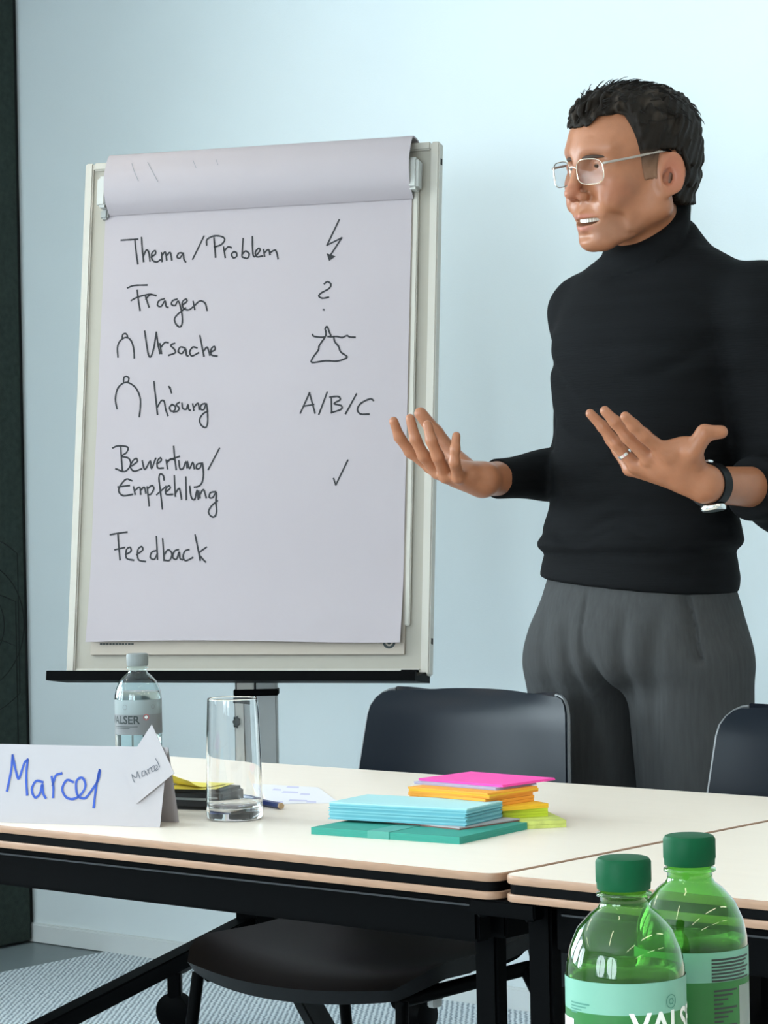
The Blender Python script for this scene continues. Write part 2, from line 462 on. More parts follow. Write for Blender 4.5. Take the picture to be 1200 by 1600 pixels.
def smin(a, b, k):
    h = np.maximum(k - np.abs(a - b), 0) / k
    return np.minimum(a, b) - h * h * k * .25
def smax(a, b, k): return -smin(-a, -b, k)
def bounded(p, c, r, fn, pad=.05):
    d = sph(p, c, r); m = d < pad
    if m.any(): d[m] = fn(p[m])
    return d
def wob(p, fr, seed, amp):
    r = np.random.RandomState(seed); s = 0
    for k in range(5):
        w = r.normal(size=3) * np.array(fr); s = s + np.sin(p @ w.astype(np.float32) + r.rand() * 6.28)
    return (s / 5 * amp).astype(np.float32)

# ------------------------------------------------------------------ the room
def rquad(bm, c, s): box(bm, c, s)
room_frame = dict(loc=CORNER, rz=PHI)
def rbox(pieces):
    """boxes in room coordinates: x from the left wall, y from the back wall, z"""
    bm = bmesh.new(); R = Matrix.Rotation(PHI, 3, 'Z')
    for x0, x1, y0, y1, z0, z1 in pieces:
        c = room((x0 + x1) / 2, (y0 + y1) / 2, (z0 + z1) / 2); box(bm, c, (x1 - x0, y1 - y0, z1 - z0), R)
    return bm
STRIP = .335
fl = struct('floor', rbox([(STRIP, RW, 0, RD, -.1, 0)]), M['carpet'])
struct('trim_1', rbox([(-.1, STRIP, 0, RD, -.1, -.003)]), M['vinyl'])
struct('ceiling', rbox([(-.1, RW + .1, -.1, RD + .1, RH, RH + .1)]), M['ceil'])
struct('wall_back', rbox([(-.1, RW + .1, -.1, 0, -.1, RH)]), M['wall'])
struct('wall_right', rbox([(RW, RW + .1, 0, RD, -.1, RH)]), M['room'])
Z0, Z1 = .88, 2.6
ys = [0] + [y for w in WINDOWS for y in w] + [RD]
pieces = [(-.1, 0, 0, RD, -.1, Z0), (-.1, 0, 0, RD, Z1, RH)] + [(-.1, 0, ys[i], ys[i + 1], Z0, Z1) for i in range(0, len(ys), 2)]
struct('wall_left', rbox(pieces), M['room'])
xs = [-.1] + [x for w in FRONT for x in w] + [RW + .1]
pieces = [(-.1, RW + .1, RD, RD + .1, -.1, Z0), (-.1, RW + .1, RD, RD + .1, Z1, RH)] + [(xs[i], xs[i + 1], RD, RD + .1, Z0, Z1) for i in range(0, len(xs), 2)]
struct('wall_front', rbox(pieces), M['room'])
struct('baseboard_back', rbox([(-.0, RW, 0, .012, 0, .045), (0, RW, 0, .009, .045, .05)]), M['base'])
for i, (kd, u0, u1) in enumerate([('L', *w) for w in WINDOWS] + [('F', *w) for w in FRONT]):
    def wb(a0, a1, d0, d1, z0, z1): return (-d1, -d0, a0, a1, z0, z1) if kd == 'L' else (a0, a1, RD + d0, RD + d1, z0, z1)
    mid = (u0 + u1) / 2
    fr = struct(f'window_{i + 1}', rbox([wb(u0, u0 + .05, .02, .07, Z0, Z1), wb(u1 - .05, u1, .02, .07, Z0, Z1), wb(u0, u1, .02, .07, Z0, Z0 + .05),
        wb(u0, u1, .02, .07, Z1 - .05, Z1), wb(mid - .025, mid + .025, .02, .07, Z0, Z1)]), M['black'])
    for a, b in ((u0 + .05, mid - .025), (mid + .025, u1 - .05)):
        obj('pane', rbox([wb(a, b, .042, .048, Z0 + .05, Z1 - .05)]), M['pane'], fr)

# acoustic panel with arcs cut in, on the left wall against the corner
ap = thing('acoustic_panel', 'dark green felt acoustic panel with curved grooves at the left edge', 'wall panel', room(0, 0, 0), PHI)
obj('felt_board', bbox((.034, -.60, 1.35), (.060, 1.15, 2.69), .004), M['panel'], ap)
obj('edge_strip', bbox((.026, -.013, 1.35), (.044, .022, 2.69), .003), M['panel_dark'], ap)
for cz, rr, cy in ((.86, .10, .20), (.86, .17, .20), (.86, .24, .20), (.62, .33, .2), (.50, .33, .2)):
    for sg in (1, -1):
        gp_ = [(.0642, -(cy + sg * rr * math.cos(a)), cz + rr * math.sin(a)) for a in np.linspace(math.radians(95), math.radians(265), 26)]
        gp_ = [p for p in gp_ if p[1] < -.030]
        if len(gp_) > 3: obj('groove', tube(bmesh.new(), gp_, .0016, 5), M['panel_dark'], ap)

ap2 = thing('acoustic_panel', 'dark green felt acoustic panel further along the left wall', 'wall panel', room(0, 1.2, 0), PHI)
obj('felt_board', bbox((.034, -.34, 1.35), (.060, .66, 2.69), .004), M['panel'], ap2)
# ceiling lamps: slim linear luminaires
k = 0
for x in (1.25, 4.3, 6.2, 8.0):
    for y in (1.35, 3.2, 5.1):
        k += 1
        t = thing('linear_ceiling_lamp', 'slim white ceiling lamp, %s row from the left wall, %s from the back wall' % (['first', 'second', 'third', 'fourth'][(k - 1) // 3], ['nearest', 'second', 'third'][(k - 1) % 3]), 'lamp', room(x, y, 2.60), PHI, 'slim linear ceiling lamps')
        obj('housing', bbox((0, 0, .02), (.075, 1.25, .05), .004), M['lamp_body'], t)
        obj('diffuser', bbox((0, 0, -.008), (.055, 1.22, .008), .002), M['lamp_glow'], t)
        for yy in (-.5, .5): obj('cable', tube(bmesh.new(), [(0, yy, .04), (0, yy, .25)], .0015, 6), M['chrome'], t)

# ------------------------------------------------------------------ tables (local x = long axis, y = depth, origin = near corner on the floor)
TD, TL = .785, 2.00
F0 = np.array([.114, 2.776, 0])
def table(label, origin, x0, x1, legs, group='beech edged folding tables'):
    t = thing('conference_table', label, 'table', origin, PHI, group)
    W, B, K = 0, 1, 2
    bm = prism(bmesh.new(), rrect(x0, x1, 0, TD, .018), .7305, .74, mi_top=0, mi_side=1, mi_bot=1, edge=.0012)
    obj('tabletop', bm, [M['cream'], M['wood']], t, True)
    obj('edge_band', prism(bmesh.new(), rrect(x0 + .003, x1 - .003, .003, TD - .003, .016), .7195, .7305), M['black_band'], t, True)
    obj('lower_board', prism(bmesh.new(), rrect(x0, x1, 0, TD, .018), .711, .7195, edge=.001), M['wood'], t, True)
    for y in (.045, TD - .045):
        obj('apron', bbox(((x0 + x1) / 2, y, .683), (x1 - x0 - .10, .028, .056), .004), M['black'], t)
    rail = bmesh.new(); box(rail, ((x0 + x1) / 2, .0305, .697), (x1 - x0 - .12, .002, .0022)); obj('apron_lip', rail, M['lip'], t)
    for x, y in legs:
        obj('leg', bbox((x, y, .36), (.032, .022, .70), .003), M['black'], t)
        obj('leg_foot', lathe([(0, 0), (.014, 0), (.014, .010), (0, .012)], 16, (x, y, 0)), M['black'], t)
    for x in (x0 + .06, x1 - .06):
        obj('side_rail', bbox((x, TD / 2, .68), (.04, TD - .14, .05), .003), M['black'], t)
    return t
table('cream topped folding table with beech edge carrying the name card and glass', F0, -TL, 0, [(-.0825, .096), (-.075, TD - .09), (-TL + .075, .10), (-TL + .075, TD - .09)])
F1 = F0 + LX * .008
t2 = table('cream topped folding table at right behind the two green bottles', F1, 0, TL, [(.020, .052), (.075, TD - .09), (TL - .075, .10), (TL - .075, TD - .09)])
lk = thing('table_link_bracket', 'dark flat bracket joining the two table frames under the seam', 'bracket', F0 + DY * .0155, PHI)
obj('plate', bbox((.004, 0, .7010), (.09, .020, .018), .002), M['black'], lk)
for sx in (-.030, .036): obj('screw', lathe([(0, -.004), (.005, -.003), (.006, 0), (0, 0)], 12, (sx, 0, .6920)), M['black'], lk)
# the table under the green bottles (its top lies below the picture's lower edge)
t3 = thing('conference_table', 'near cream table carrying the two green bottles', 'table', (-.55, .35, 0), 0, 'beech edged folding tables')
obj('tabletop', prism(bmesh.new(), rrect(0, 1.6, 0, 1.30, .018), .7305, .74, 0, 1, 1, edge=.0012), [M['cream'], M['wood']], t3, True)
obj('edge_band', prism(bmesh.new(), rrect(.003, 1.597, .003, 1.297, .016), .7195, .7305), M['black_band'], t3, True)
obj('lower_board', prism(bmesh.new(), rrect(0, 1.6, 0, 1.30, .018), .711, .7195, edge=.001), M['wood'], t3, True)
for x in (.08, 1.52):
    for y in (.08, 1.22): obj('leg', bbox((x, y, .356), (.045, .03, .71), .003), M['black'], t3)

# ------------------------------------------------------------------ chairs (local x = along the table, y = away from it)
def chair(label, loc, rz=PHI):
    t = thing('shell_chair', label, 'chair', loc, rz, 'black shell chairs')
    nu, nv = 19, 15
    # seat: waterfall front, dished middle
    P = []
    for i in range(nu):
        u = -1 + 2 * i / (nu - 1); row = []
        for j in range(nv):
            v = j / (nv - 1)
            w = .238 * (1 - .10 * v) * (1 - .16 * max(0, 1 - v / .18) ** 2)
            z = .478 - .020 * math.sin(math.pi * min(1, v * 1.05)) * (1 - u * u) + .012 * u * u - .028 * max(0, 1 - v / .22) ** 2 + .045 * max(0, (v - .40) / .60) ** 2 * (.35 + .65 * u * u) + .040 * max(0, (v - .86) / .14) ** 2
            y = -.225 + .455 * v + .035 * u * u * max(0, 1 - v / .3)
            row.append((u * w, y, z))
        P.append(row)
    obj('seat', grid_shell(P, grid_normals(P), .022), M['seat'], t, True)
    # backrest: curved across, rolled top
    P = []
    for i in range(nu):
        u = -1 + 2 * i / (nu - 1); row = []
        for j in range(nv):
            v = 1 - (1 - j / (nv - 1)) ** 1.9
            w = .226 - .030 * v - .036 * (1 - math.sqrt(max(0, 1 - max(0, (v - .87) / .13) ** 2)))
            y = .222 + .045 * v + .028 * max(0, (v - .86) / .14) ** 2 * .6 - .030 * u * u
            z = .555 + .297 * v
            row.append((u * w, y, z))
        P.append(row)
    obj('backrest', grid_shell(P, grid_normals(P), .012), M['shell'], t, True)
    for row in (P[0], P[-1]):
        obj('edge_trim', tube(bmesh.new(), [(x * 1.006, y, z) for x, y, z in row], .0032, 6), M['trim'], t, True)['label'] = 'thin grey edge of the backrest'
    for s in (-1, 1):
        b = bmesh.new(); tube(b, spline([(s * .10, .10, .452), (s * .11, .20, .455), (s * .115, .232, .50), (s * .115, .245, .62)], 5), .009, 8)
        obj('back_support', b, M['black'], t, True)
        b = bmesh.new(); tube(b, [(s * .200, -.175, .452), (s * .212, -.195, .30), (s * .222, -.212, .012)], .0095, 10); lf = obj('leg', b, M['black'], t, True)
        obj('glide', lathe([(0, 0), (.013, 0), (.013, .014), (0, .016)], 14, (s * .222, -.212, 0)), M['plastic_grey'], t)
        b = bmesh.new(); tube(b, [(s * .185, .13, .452), (s * .225, .19, .30), (s * .245, .225, .012)], .0095, 10); obj('leg', b, M['black'], t, True)
        obj('glide', lathe([(0, 0), (.013, 0), (.013, .014), (0, .016)], 14, (s * .245, .225, 0)), M['plastic_grey'], t)
        b = bmesh.new(); tube(b, [(s * .185, -.17, .449), (s * .178, .15, .449)], .011, 10); obj('side_rail', b, M['black'], t, True)
        obj('bumper', bbox((s * .165, -.06, .432), (.014, .02, .02), .002), M['plastic_grey'], t)
    b = bmesh.new(); tube(b, [(-.18, -.06, .447), (.18, -.06, .447)], .011, 10); obj('cross_rail', b, M['black'], t, True)
    obj('seat_bracket', bbox((0, .02, .449), (.22, .17, .016), .004), M['black'], t)
    return t
CH = np.array([-.027, 3.813, 0])
chair('black shell chair pulled up to the table in front of the flip chart', CH)
chair('black shell chair at the right edge of the picture beside the man', CH + np.array([.503, -.496, 0]))

# ------------------------------------------------------------------ flip chart
CX = dict(X=-.29318963, Y=5.2, Z=.80909918, yaw=.30022743, tilt=.13800219, W=.79493161, H=1.10429668)
cR = np.array([math.cos(CX['yaw']), -math.sin(CX['yaw']), 0]); cN0 = np.array([-math.sin(CX['yaw']), -math.cos(CX['yaw']), 0])
cU = -cN0 * math.sin(CX['tilt']) + np.array([0, 0, 1]) * math.cos(CX['tilt']); cN = np.cross(cR, cU)
cO = np.array([CX['X'], CX['Y'], CX['Z']]); CW, CHh = CX['W'], CX['H']
CB = np.array([cO[0], cO[1] + .06, 0])                      # base of the stand
def C3(s, t, n): return cO + cR * s + cU * t + cN * n - CB  # board coordinates -> local of the stand
CROT = Matrix((cR, cU, cN)).transposed()
def chart_st(px, py, n=.0):
    r = ray(px, py); p0 = cO + cN * n; k = ((p0 - E0) @ cN) / (r @ cN); q = E0 + r * k - cO
    return q @ cR, q @ cU
fc = thing('flip_chart_stand', 'grey flip chart stand with black pen tray and rolling foot by the wall', 'flip chart', CB)
def cbox(s0, s1, t0, t1, n0, n1, bev=.002):
    return bbox(C3((s0 + s1) / 2, (t0 + t1) / 2, (n0 + n1) / 2), (s1 - s0, t1 - t0, n1 - n0), bev, 2, CROT)
hw = CW / 2
obj('board', cbox(-hw + .01, hw - .01, .01, CHh - .01, -.018, 0, 0), M['board'], fc)
for s0, s1, t0, t1 in ((-hw, -hw + .019, 0, CHh), (hw - .019, hw, 0, CHh), (-hw + .019, hw - .019, 0, .014), (-hw + .019, hw - .019, CHh - .017, CHh)):
    obj('frame_rail', cbox(s0, s1, t0, t1, -.022, .007, .003), M['alu'], fc)
for t in (.07, CHh - .04): obj('frame_plug', cbox(hw, hw + .0012, t - .006, t + .006, -.012, -.004, 0), M['black'], fc)
# pen tray: a wedge shaped black shelf
b = bmesh.new(); prof = [(-.020, .006), (.012, .006), (.075, -.006), (.078, .004), (.083, .004), (.083, -.016), (-.020, -.014)]
for se in (-hw - .010, hw - .006):
    ring = [b.verts.new(C3(se - (.0 if n < .05 else 0), tt, n)) for n, tt in prof]
    b.faces.new(ring)
vv = list(b.verts); m_ = len(prof)
for q in range(m_): b.faces.new((vv[q], vv[(q + 1) % m_], vv[m_ + (q + 1) % m_], vv[m_ + q]))
obj('pen_tray', b, M['black'], fc)
s_, t_ = chart_st(640, 1051, .009)
bd = obj('badge', cbox(s_ - .019, s_ + .019, t_ - .006, t_ + .006, .007, .0095, .001), M['black'], fc)
obj('badge_print', cbox(s_ - .014, s_ + .014, t_ - .0022, t_ + .0022, .0095, .0102, 0), M['print_white'], bd)
# clamp bar with end caps
sL, tL = chart_st(157, 300, .03); sR, tR = chart_st(650, 272, .03)
tc_ = (tL + tR) / 2
obj('clamp_bar', cbox(sL + .01, sR - .01, tc_ - .028, tc_ + .028, .002, .034, .006), M['plastic_grey'], fc)
for s, d in ((sL + .006, 1), (sR - .006, -1)):
    obj('clamp_cap', cbox(s - .012, s + .012, tc_ - .034, tc_ + .034, 0, .040, .006), M['plastic_grey'], fc)
obj('clamp_latch', cbox(sL - .004, sL + .014, tc_ - .056, tc_ - .034, 0, .02, .004), M['alu_dark'], fc)
sr, _ = chart_st(641, 500, .006)
obj('side_rod', cbox(sr + .002, sr + .013, .10, tc_ - .03, .0, .010, .002), M['alu'], fc)
# pole, knob, hub and feet
pl_x = PD(401, 1200, 5.25)[0] - CB[0]; py_ = .055
obj('pole', bbox((pl_x, py_ - .01, .60), (.088, .045, .66), .004), M['alu_dark'], fc)
obj('pole_face', bbox((pl_x - .022, py_ - .034, .60), (.036, .006, .66), .001), M['alu'], fc)
b = bmesh.new(); box(b, (pl_x - .0405, py_ - .0336, .60), (.003, .003, .66)); box(b, (pl_x - .0015, py_ - .0336, .60), (.003, .003, .66)); obj('pole_groove', b, M['black'], fc)
obj('pole_collar', bbox((pl_x, py_ - .012, .768), (.094, .056, .014), .002), M['black'], fc)
obj('neck', bbox((pl_x, py_ + .02, .86), (.07, .03, .22), .003), M['alu_dark'], fc)
kz = PD(372, 1130, 5.22) - CB
b = bmesh.new(); pts = [((.0165 if q % 2 else .0125) * math.cos(q * math.pi / 7), (.0165 if q % 2 else .0125) * math.sin(q * math.pi / 7)) for q in range(14)]
prism(b, pts, 0, .02, edge=.002)
for v in b.verts: v.co = Vector((v.co.x, -v.co.z, v.co.y)) + Vector((kz[0], py_ - .036, kz[2]))
obj('knob', b, M['black'], fc)
hubz = .298
obj('hub', bbox((pl_x, py_, hubz), (.10, .09, .06), .006), M['black'], fc)
for ex, ey in ((-.74, 4.76), (-.10, 4.62), (-.483, 5.60), (.062, 5.50)):
    e = np.array([ex, ey, .140]) - CB; a = np.array([pl_x, py_, hubz - .005]); dirv = (e - a) / np.linalg.norm(e - a)
    b = bmesh.new(); L_ = np.linalg.norm(e - a); R = Vector(dirv).to_track_quat('X', 'Z').to_matrix()
    ft = obj('foot', bbox((a + e) / 2, (L_, .042, .034), .003, 2, R), M['black'], fc)
    cs = obj('caster', lathe([(0, -.020), (.034, -.020), (.042, -.014), (.043, 0), (.042, .014), (.034, .020), (0, .020)], 24), M['black'], fc, True)
    cs.rotation_euler = (math.pi / 2, 0, math.atan2(dirv[1], dirv[0]) + .5); cs.location = (e[0], e[1], .043)
    obj('caster_fork', bbox((e[0], e[1], .104), (.03, .050, .056), .004), M['black'], fc)

# the pad hanging on it
pad = thing('flip_chart_pad', 'white flip chart pad with handwritten German agenda hung on the stand', 'paper pad', CB)
def st_quad(p): return [chart_st(x, y, n) for x, y, n in p]
(sl0, _), (sr0, _) = chart_st(166, 335, .012), chart_st(642, 310, .012)
(sl1, tb1), (sr1, tb2) = chart_st(143, 1003, .014), chart_st(628, 1003, .014)
_, tbb = chart_st(400, 1023, .008)
SHL, SHR = sl0 - .002, sr0 + .002
obj('page_block', cbox(SHL + .001, SHR + .003, tbb, tc_ - .02, .001, .008, .001), M['paper_back'], pad)
# front sheet, gently wavy and lifting along the foot
tb = (tb1 + tb2) / 2; nu, nv = 24, 60; P = []
def sheet_n(u, v):   # u across 0..1, v up 0..1
    return .0105 + .010 * max(0, 1 - v / .16) ** 2 + .0012 * math.sin(v * 21 + 1.3 * u) * (1 - v) + .004 * max(0, 1 - u / .12) ** 2 * max(0, .75 - v) + .003 * max(0, (u - .9) / .1) ** 2 * max(0, 1 - v / .2)
for i in range(nu):
    u = i / (nu - 1); row = []
    for j in range(nv):
        v = j / (nv - 1); row.append(C3((SHL + (SHR - SHL) * u) - .004 * (1 - v) * (1 if u < .5 else .4), tb + (tc_ - .02 - tb) * v + .003 * (1 - v) * math.sin(u * 5), sheet_n(u, v)))
    P.append(row)
obj('front_sheet', grid_shell(P, grid_normals(P), .0004), M['paper'], pad, True)
def on_sheet(px, py, lift=.0007):
    s, t = chart_st(px, py, .011); u = min(1, max(0, (s - SHL) / (SHR - SHL))); v = min(1, max(0, (t - tb) / (tc_ - .02 - tb)))
    n = sheet_n(u, v); s, t = chart_st(px, py, n); return C3(s, t, n + lift)
# the turned-over sheets bulging over the clamp and folding back over the top edge
_, tlow = chart_st(400, 322, .02); P = []
_, ttop = chart_st(400, 240, .02)
prof = [(.013, tlow), (.026, tlow + .010), (.040, tlow + .026), (.049, tlow + .050), (.050, tlow + .075), (.044, tlow + .096), (.030, CHh + .004), (.010, CHh + .0095), (-.020, CHh + .006), (-.040, CHh - .02), (-.044, CHh - .12), (-.044, CHh - .30)]
prof = spline(prof, 4)
sl2, sr2 = chart_st(164, 285, .045)[0], chart_st(640, 262, .045)[0]
for i in range(12):
    u = i / 11; P.append([C3(sl2 + (sr2 - sl2) * u, t, n) for n, t in prof])
obj('turned_sheets', grid_shell(P, grid_normals(P), .0035), M['paper'], pad, True)
def on_roll(px, py):
    t = chart_st(px, py, .049)[1]; ns = sorted([(q[1], q[0]) for q in prof if q[0] > .0])
    n = np.interp(t, [q[0] for q in ns], [q[1] for q in ns]); s, t = chart_st(px, py, n); return C3(s, t, n + .0024)
def sc(strokes, ox, oy, k): return [[(ox + x / k, oy + y / k) for x, y in s] for s in strokes]
A = sc([[(118, 222), (165, 219), (222, 215)], [(203, 215), (212, 300), (222, 370)],
    [(245, 205), (250, 280), (258, 355)], [(257, 320), (275, 283), (290, 298), (298, 352)], [(305, 327), (332, 308), (330, 287), (310, 303), (312, 343), (338, 358), (362, 345)],
    [(370, 300), (374, 355)], [(373, 318), (393, 295), (402, 345)], [(402, 318), (424, 298), (434, 345)], [(507, 303), (480, 302), (467, 325), (483, 335), (505, 308), (510, 340), (521, 358)],
    [(635, 197), (565, 340)],
    [(698, 207), (703, 270), (708, 328)], [(652, 252), (655, 217), (700, 195), (748, 200), (765, 220), (742, 250), (700, 264)],
    [(758, 265), (768, 330)], [(763, 290), (785, 264), (806, 268)], [(823, 293), (807, 310), (820, 332), (840, 322), (838, 300), (823, 293)],
    [(880, 212), (873, 320)], [(873, 312), (895, 290), (918, 308), (906, 335), (876, 327)], [(938, 200), (940, 290), (950, 325), (985, 288), (978, 272), (957, 296), (966, 325), (1002, 320)],
    [(1008, 280), (1014, 322)], [(1014, 300), (1038, 280), (1048, 312)], [(1048, 300), (1078, 284), (1090, 300), (1098, 338)],
    [(157, 520), (200, 505), (280, 502)], [(218, 535), (226, 600), (236, 660)], [(180, 599), (225, 576), (290, 560), (316, 562)], [(270, 572), (282, 610), (292, 640)], [(272, 590), (300, 562), (336, 568)],
    [(388, 588), (355, 600), (345, 628), (368, 636), (392, 600), (398, 634), (411, 642)], [(468, 590), (440, 600), (432, 622), (455, 630), (475, 602), (495, 665), (500, 735), (485, 764), (460, 745), (452, 712), (475, 682), (520, 645)],
    [(500, 627), (528, 605), (522, 590), (500, 610), (508, 648), (540, 657), (566, 640)], [(568, 605), (578, 655)], [(577, 630), (610, 602), (642, 615), (655, 660)],
    [(125, 835), (128, 812), (145, 805), (157, 818), (155, 832)], [(98, 952), (95, 892), (112, 850), (150, 829), (180, 850), (196, 900), (200, 957)],
    [(265, 790), (275, 860), (288, 935), (303, 950), (322, 895), (338, 797)], [(338, 797), (348, 870), (360, 930)], [(360, 868), (370, 930)], [(366, 892), (390, 862), (412, 862)],
    [(452, 866), (427, 878), (450, 903), (455, 925), (415, 941)], [(517, 895), (487, 890), (475, 918), (498, 930), (520, 900), (525, 938), (536, 945)],
    [(592, 895), (565, 890), (546, 920), (560, 945), (602, 925)], [(610, 818), (622, 880), (635, 946)], [(634, 915), (655, 890), (672, 940)], [(675, 922), (704, 906), (700, 886), (680, 902), (682, 938), (718, 946)]], 160, 320, 4)
Bq = sc([[(133, 145), (135, 122), (150, 113), (166, 124), (163, 143)], [(92, 315), (82, 252), (100, 182), (150, 150), (205, 180), (235, 240), (238, 300), (231, 365)],
    [(323, 145), (333, 240), (345, 350)], [(342, 310), (366, 268), (386, 268), (396, 318), (410, 358)], [(436, 288), (420, 306), (430, 330), (452, 325), (455, 300), (436, 288)], [(416, 176), (424, 190)], [(424, 182), (432, 216)],
    [(482, 275), (462, 290), (480, 310), (470, 330), (445, 335)], [(498, 280), (503, 312), (525, 318), (535, 288), (540, 318), (550, 325)], [(565, 285), (572, 325)], [(571, 308), (597, 280), (606, 320)],
    [(642, 282), (620, 290), (613, 315), (635, 320), (650, 282), (658, 345), (657, 410), (643, 433), (617, 415), (608, 382), (630, 347), (660, 330)],
    [(115, 552), (120, 630), (126, 705)], [(65, 560), (100, 547), (158, 555), (152, 588), (120, 612), (165, 625), (176, 668), (140, 707), (84, 690)],
    [(185, 672), (218, 645), (212, 626), (190, 642), (176, 680), (200, 705), (246, 690)], [(250, 640), (266, 695), (300, 640), (306, 690), (334, 625)],
    [(340, 660), (368, 640), (363, 622), (345, 642), (346, 684), (382, 686)], [(398, 635), (408, 690)], [(403, 655), (425, 630), (447, 632)], [(446, 550), (452, 620), (462, 695)], [(400, 642), (440, 628), (482, 613)],
    [(478, 640), (485, 688), (505, 688), (522, 645), (530, 685)], [(532, 645), (545, 690), (565, 650), (575, 690)], [(617, 655), (592, 663), (588, 688), (610, 686), (625, 652), (632, 728), (622, 778), (600, 800), (575, 805)], [(732, 562), (662, 695)],
    [(185, 765), (150, 755), (113, 795), (102, 830), (130, 858), (190, 850)], [(98, 803), (170, 795)], [(195, 803), (205, 850)], [(205, 825), (233, 805), (240, 850)], [(240, 825), (262, 805), (272, 842)],
    [(280, 803), (293, 922)], [(282, 815), (310, 795), (322, 815), (304, 848), (286, 852)], [(386, 760), (382, 735), (364, 722), (354, 750), (364, 840), (376, 942)], [(340, 852), (398, 800)],
    [(395, 837), (424, 812), (415, 796), (396, 820), (400, 850), (440, 850)], [(450, 733), (456, 862)], [(456, 845), (480, 812), (490, 850), (495, 880)], [(522, 742), (525, 882)], [(546, 800), (556, 868), (578, 880), (592, 822), (600, 880)],
    [(603, 830), (611, 872)], [(611, 850), (632, 820), (650, 872)], [(708, 833), (676, 840), (668, 868), (690, 870), (712, 838), (710, 900), (714, 958), (700, 990), (676, 984), (664, 956), (685, 920), (720, 890)],
    [(50, 1102), (100, 1093), (155, 1086)], [(97, 1092), (103, 1175), (111, 1258)], [(78, 1196), (140, 1182)], [(145, 1227), (178, 1207), (174, 1181), (151, 1196), (151, 1248), (196, 1262)], [(215, 1227), (253, 1197), (244, 1176), (221, 1200), (226, 1258), (270, 1270)],
    [(338, 1113), (345, 1256)], [(342, 1200), (311, 1210), (300, 1243), (324, 1256), (344, 1222)], [(377, 1128), (386, 1263)], [(385, 1232), (410, 1196), (435, 1220), (421, 1262), (388, 1262)],
    [(476, 1195), (451, 1205), (440, 1243), (464, 1255), (480, 1210), (486, 1250), (502, 1258)], [(542, 1195), (516, 1205), (505, 1240), (521, 1265), (566, 1245)], [(580, 1103), (596, 1180), (612, 1262)], [(651, 1180), (605, 1217), (622, 1248), (646, 1273)]], 160, 560, 4)
Cq = sc([[(118, 1095), (175, 1085)], [(248, 1018), (203, 1138)], [(270, 1045), (272, 1128)], [(262, 1045), (308, 1042), (318, 1060), (285, 1080), (325, 1092), (322, 1112), (270, 1130)], [(407, 1028), (348, 1135)],
    [(500, 1064), (480, 1055), (430, 1080), (412, 1113), (430, 1137), (476, 1138)], [(232, 430), (250, 418), (268, 432), (258, 455), (215, 480), (203, 497), (222, 508), (256, 503)], [(226, 570), (232, 571)],
    [(168, 705), (180, 716), (235, 718), (241, 692), (237, 674), (248, 662), (259, 690), (268, 715), (252, 716)], [(268, 718), (300, 716), (330, 721), (355, 711), (370, 718), (400, 720)],
    [(235, 722), (205, 765), (200, 790), (172, 828), (165, 857), (240, 848), (300, 850), (340, 838), (356, 825), (322, 800), (310, 770), (290, 745), (284, 722)]], 440, 320, 3.477)
Cs = sc([[(313, 82), (247, 220)], [(247, 220), (327, 180)], [(327, 180), (262, 280)], [(102, 1132), (152, 1022)], [(152, 1022), (182, 1132)], [(283, 1487), (295, 1522)], [(295, 1522), (360, 1388)]], 440, 320, 3.477)
lines = {}
for st_ in A + Bq + Cq + Cs:
    cx_, cy_ = np.mean([q[0] for q in st_]), np.mean([q[1] for q in st_])
    lines.setdefault((cx_ > 450, int(np.digitize(cy_, [425, 495, 585, 690, 745 if cx_ < 450 else 800, 810]))), []).append(st_)
for k_ in sorted(lines):
    o = obj('handwriting', ribbons(lines[k_], on_sheet, .0041), M['ink'], pad); o['kind'] = 'stuff'
b = bmesh.new(); b.faces.new([b.verts.new(on_sheet(440 + x / 3.477, 320 + y / 3.477, .0009)) for x, y in ((245, 264), (294, 280), (258, 306))]); obj('arrow_head', b, M['ink'], pad)
obj('pencil_mark', ribbons(sc([[(400, 190), (415, 240), (442, 303)], [(502, 182), (535, 245), (567, 306)], [(795, 168), (815, 218)], [(945, 165), (957, 200)]], 110, 210, 4.138), on_roll, .0016), M['ink_thin'], pad)['kind'] = 'stuff'
b = bmesh.new()
for q in range(11):
    x = 156 + q * 4.9; b_ = [(x, 1005), (x + 3.9, 1005), (x + 3.9, 1007.4), (x, 1007.4)]
    b.faces.new([b.verts.new(C3(*chart_st(px, py, .0085), .0086)) for px, py in b_])
obj('footer_print', b, M['print_dark'], pad)
b = bmesh.new(); s_, t_ = chart_st(608, 1003, .0085); ring = [(s_ + .0135 * math.cos(a), t_ + .0135 * math.sin(a)) for a in np.linspace(math.pi, 2 * math.pi, 17)]
inn = [(s_ + .0085 * math.cos(a), t_ + .0085 * math.sin(a)) for a in np.linspace(math.pi, 2 * math.pi, 17)]
for q in range(16): b.faces.new([b.verts.new(C3(*w, .0086)) for w in (ring[q], ring[q + 1], inn[q + 1], inn[q])])
b.faces.new([b.verts.new(C3(s_ + .005 * math.cos(a), t_ + .005 * math.sin(a), .0086)) for a in np.linspace(math.pi, 2 * math.pi, 9)])
obj('emblem_print', b, M['print_dark'], pad)


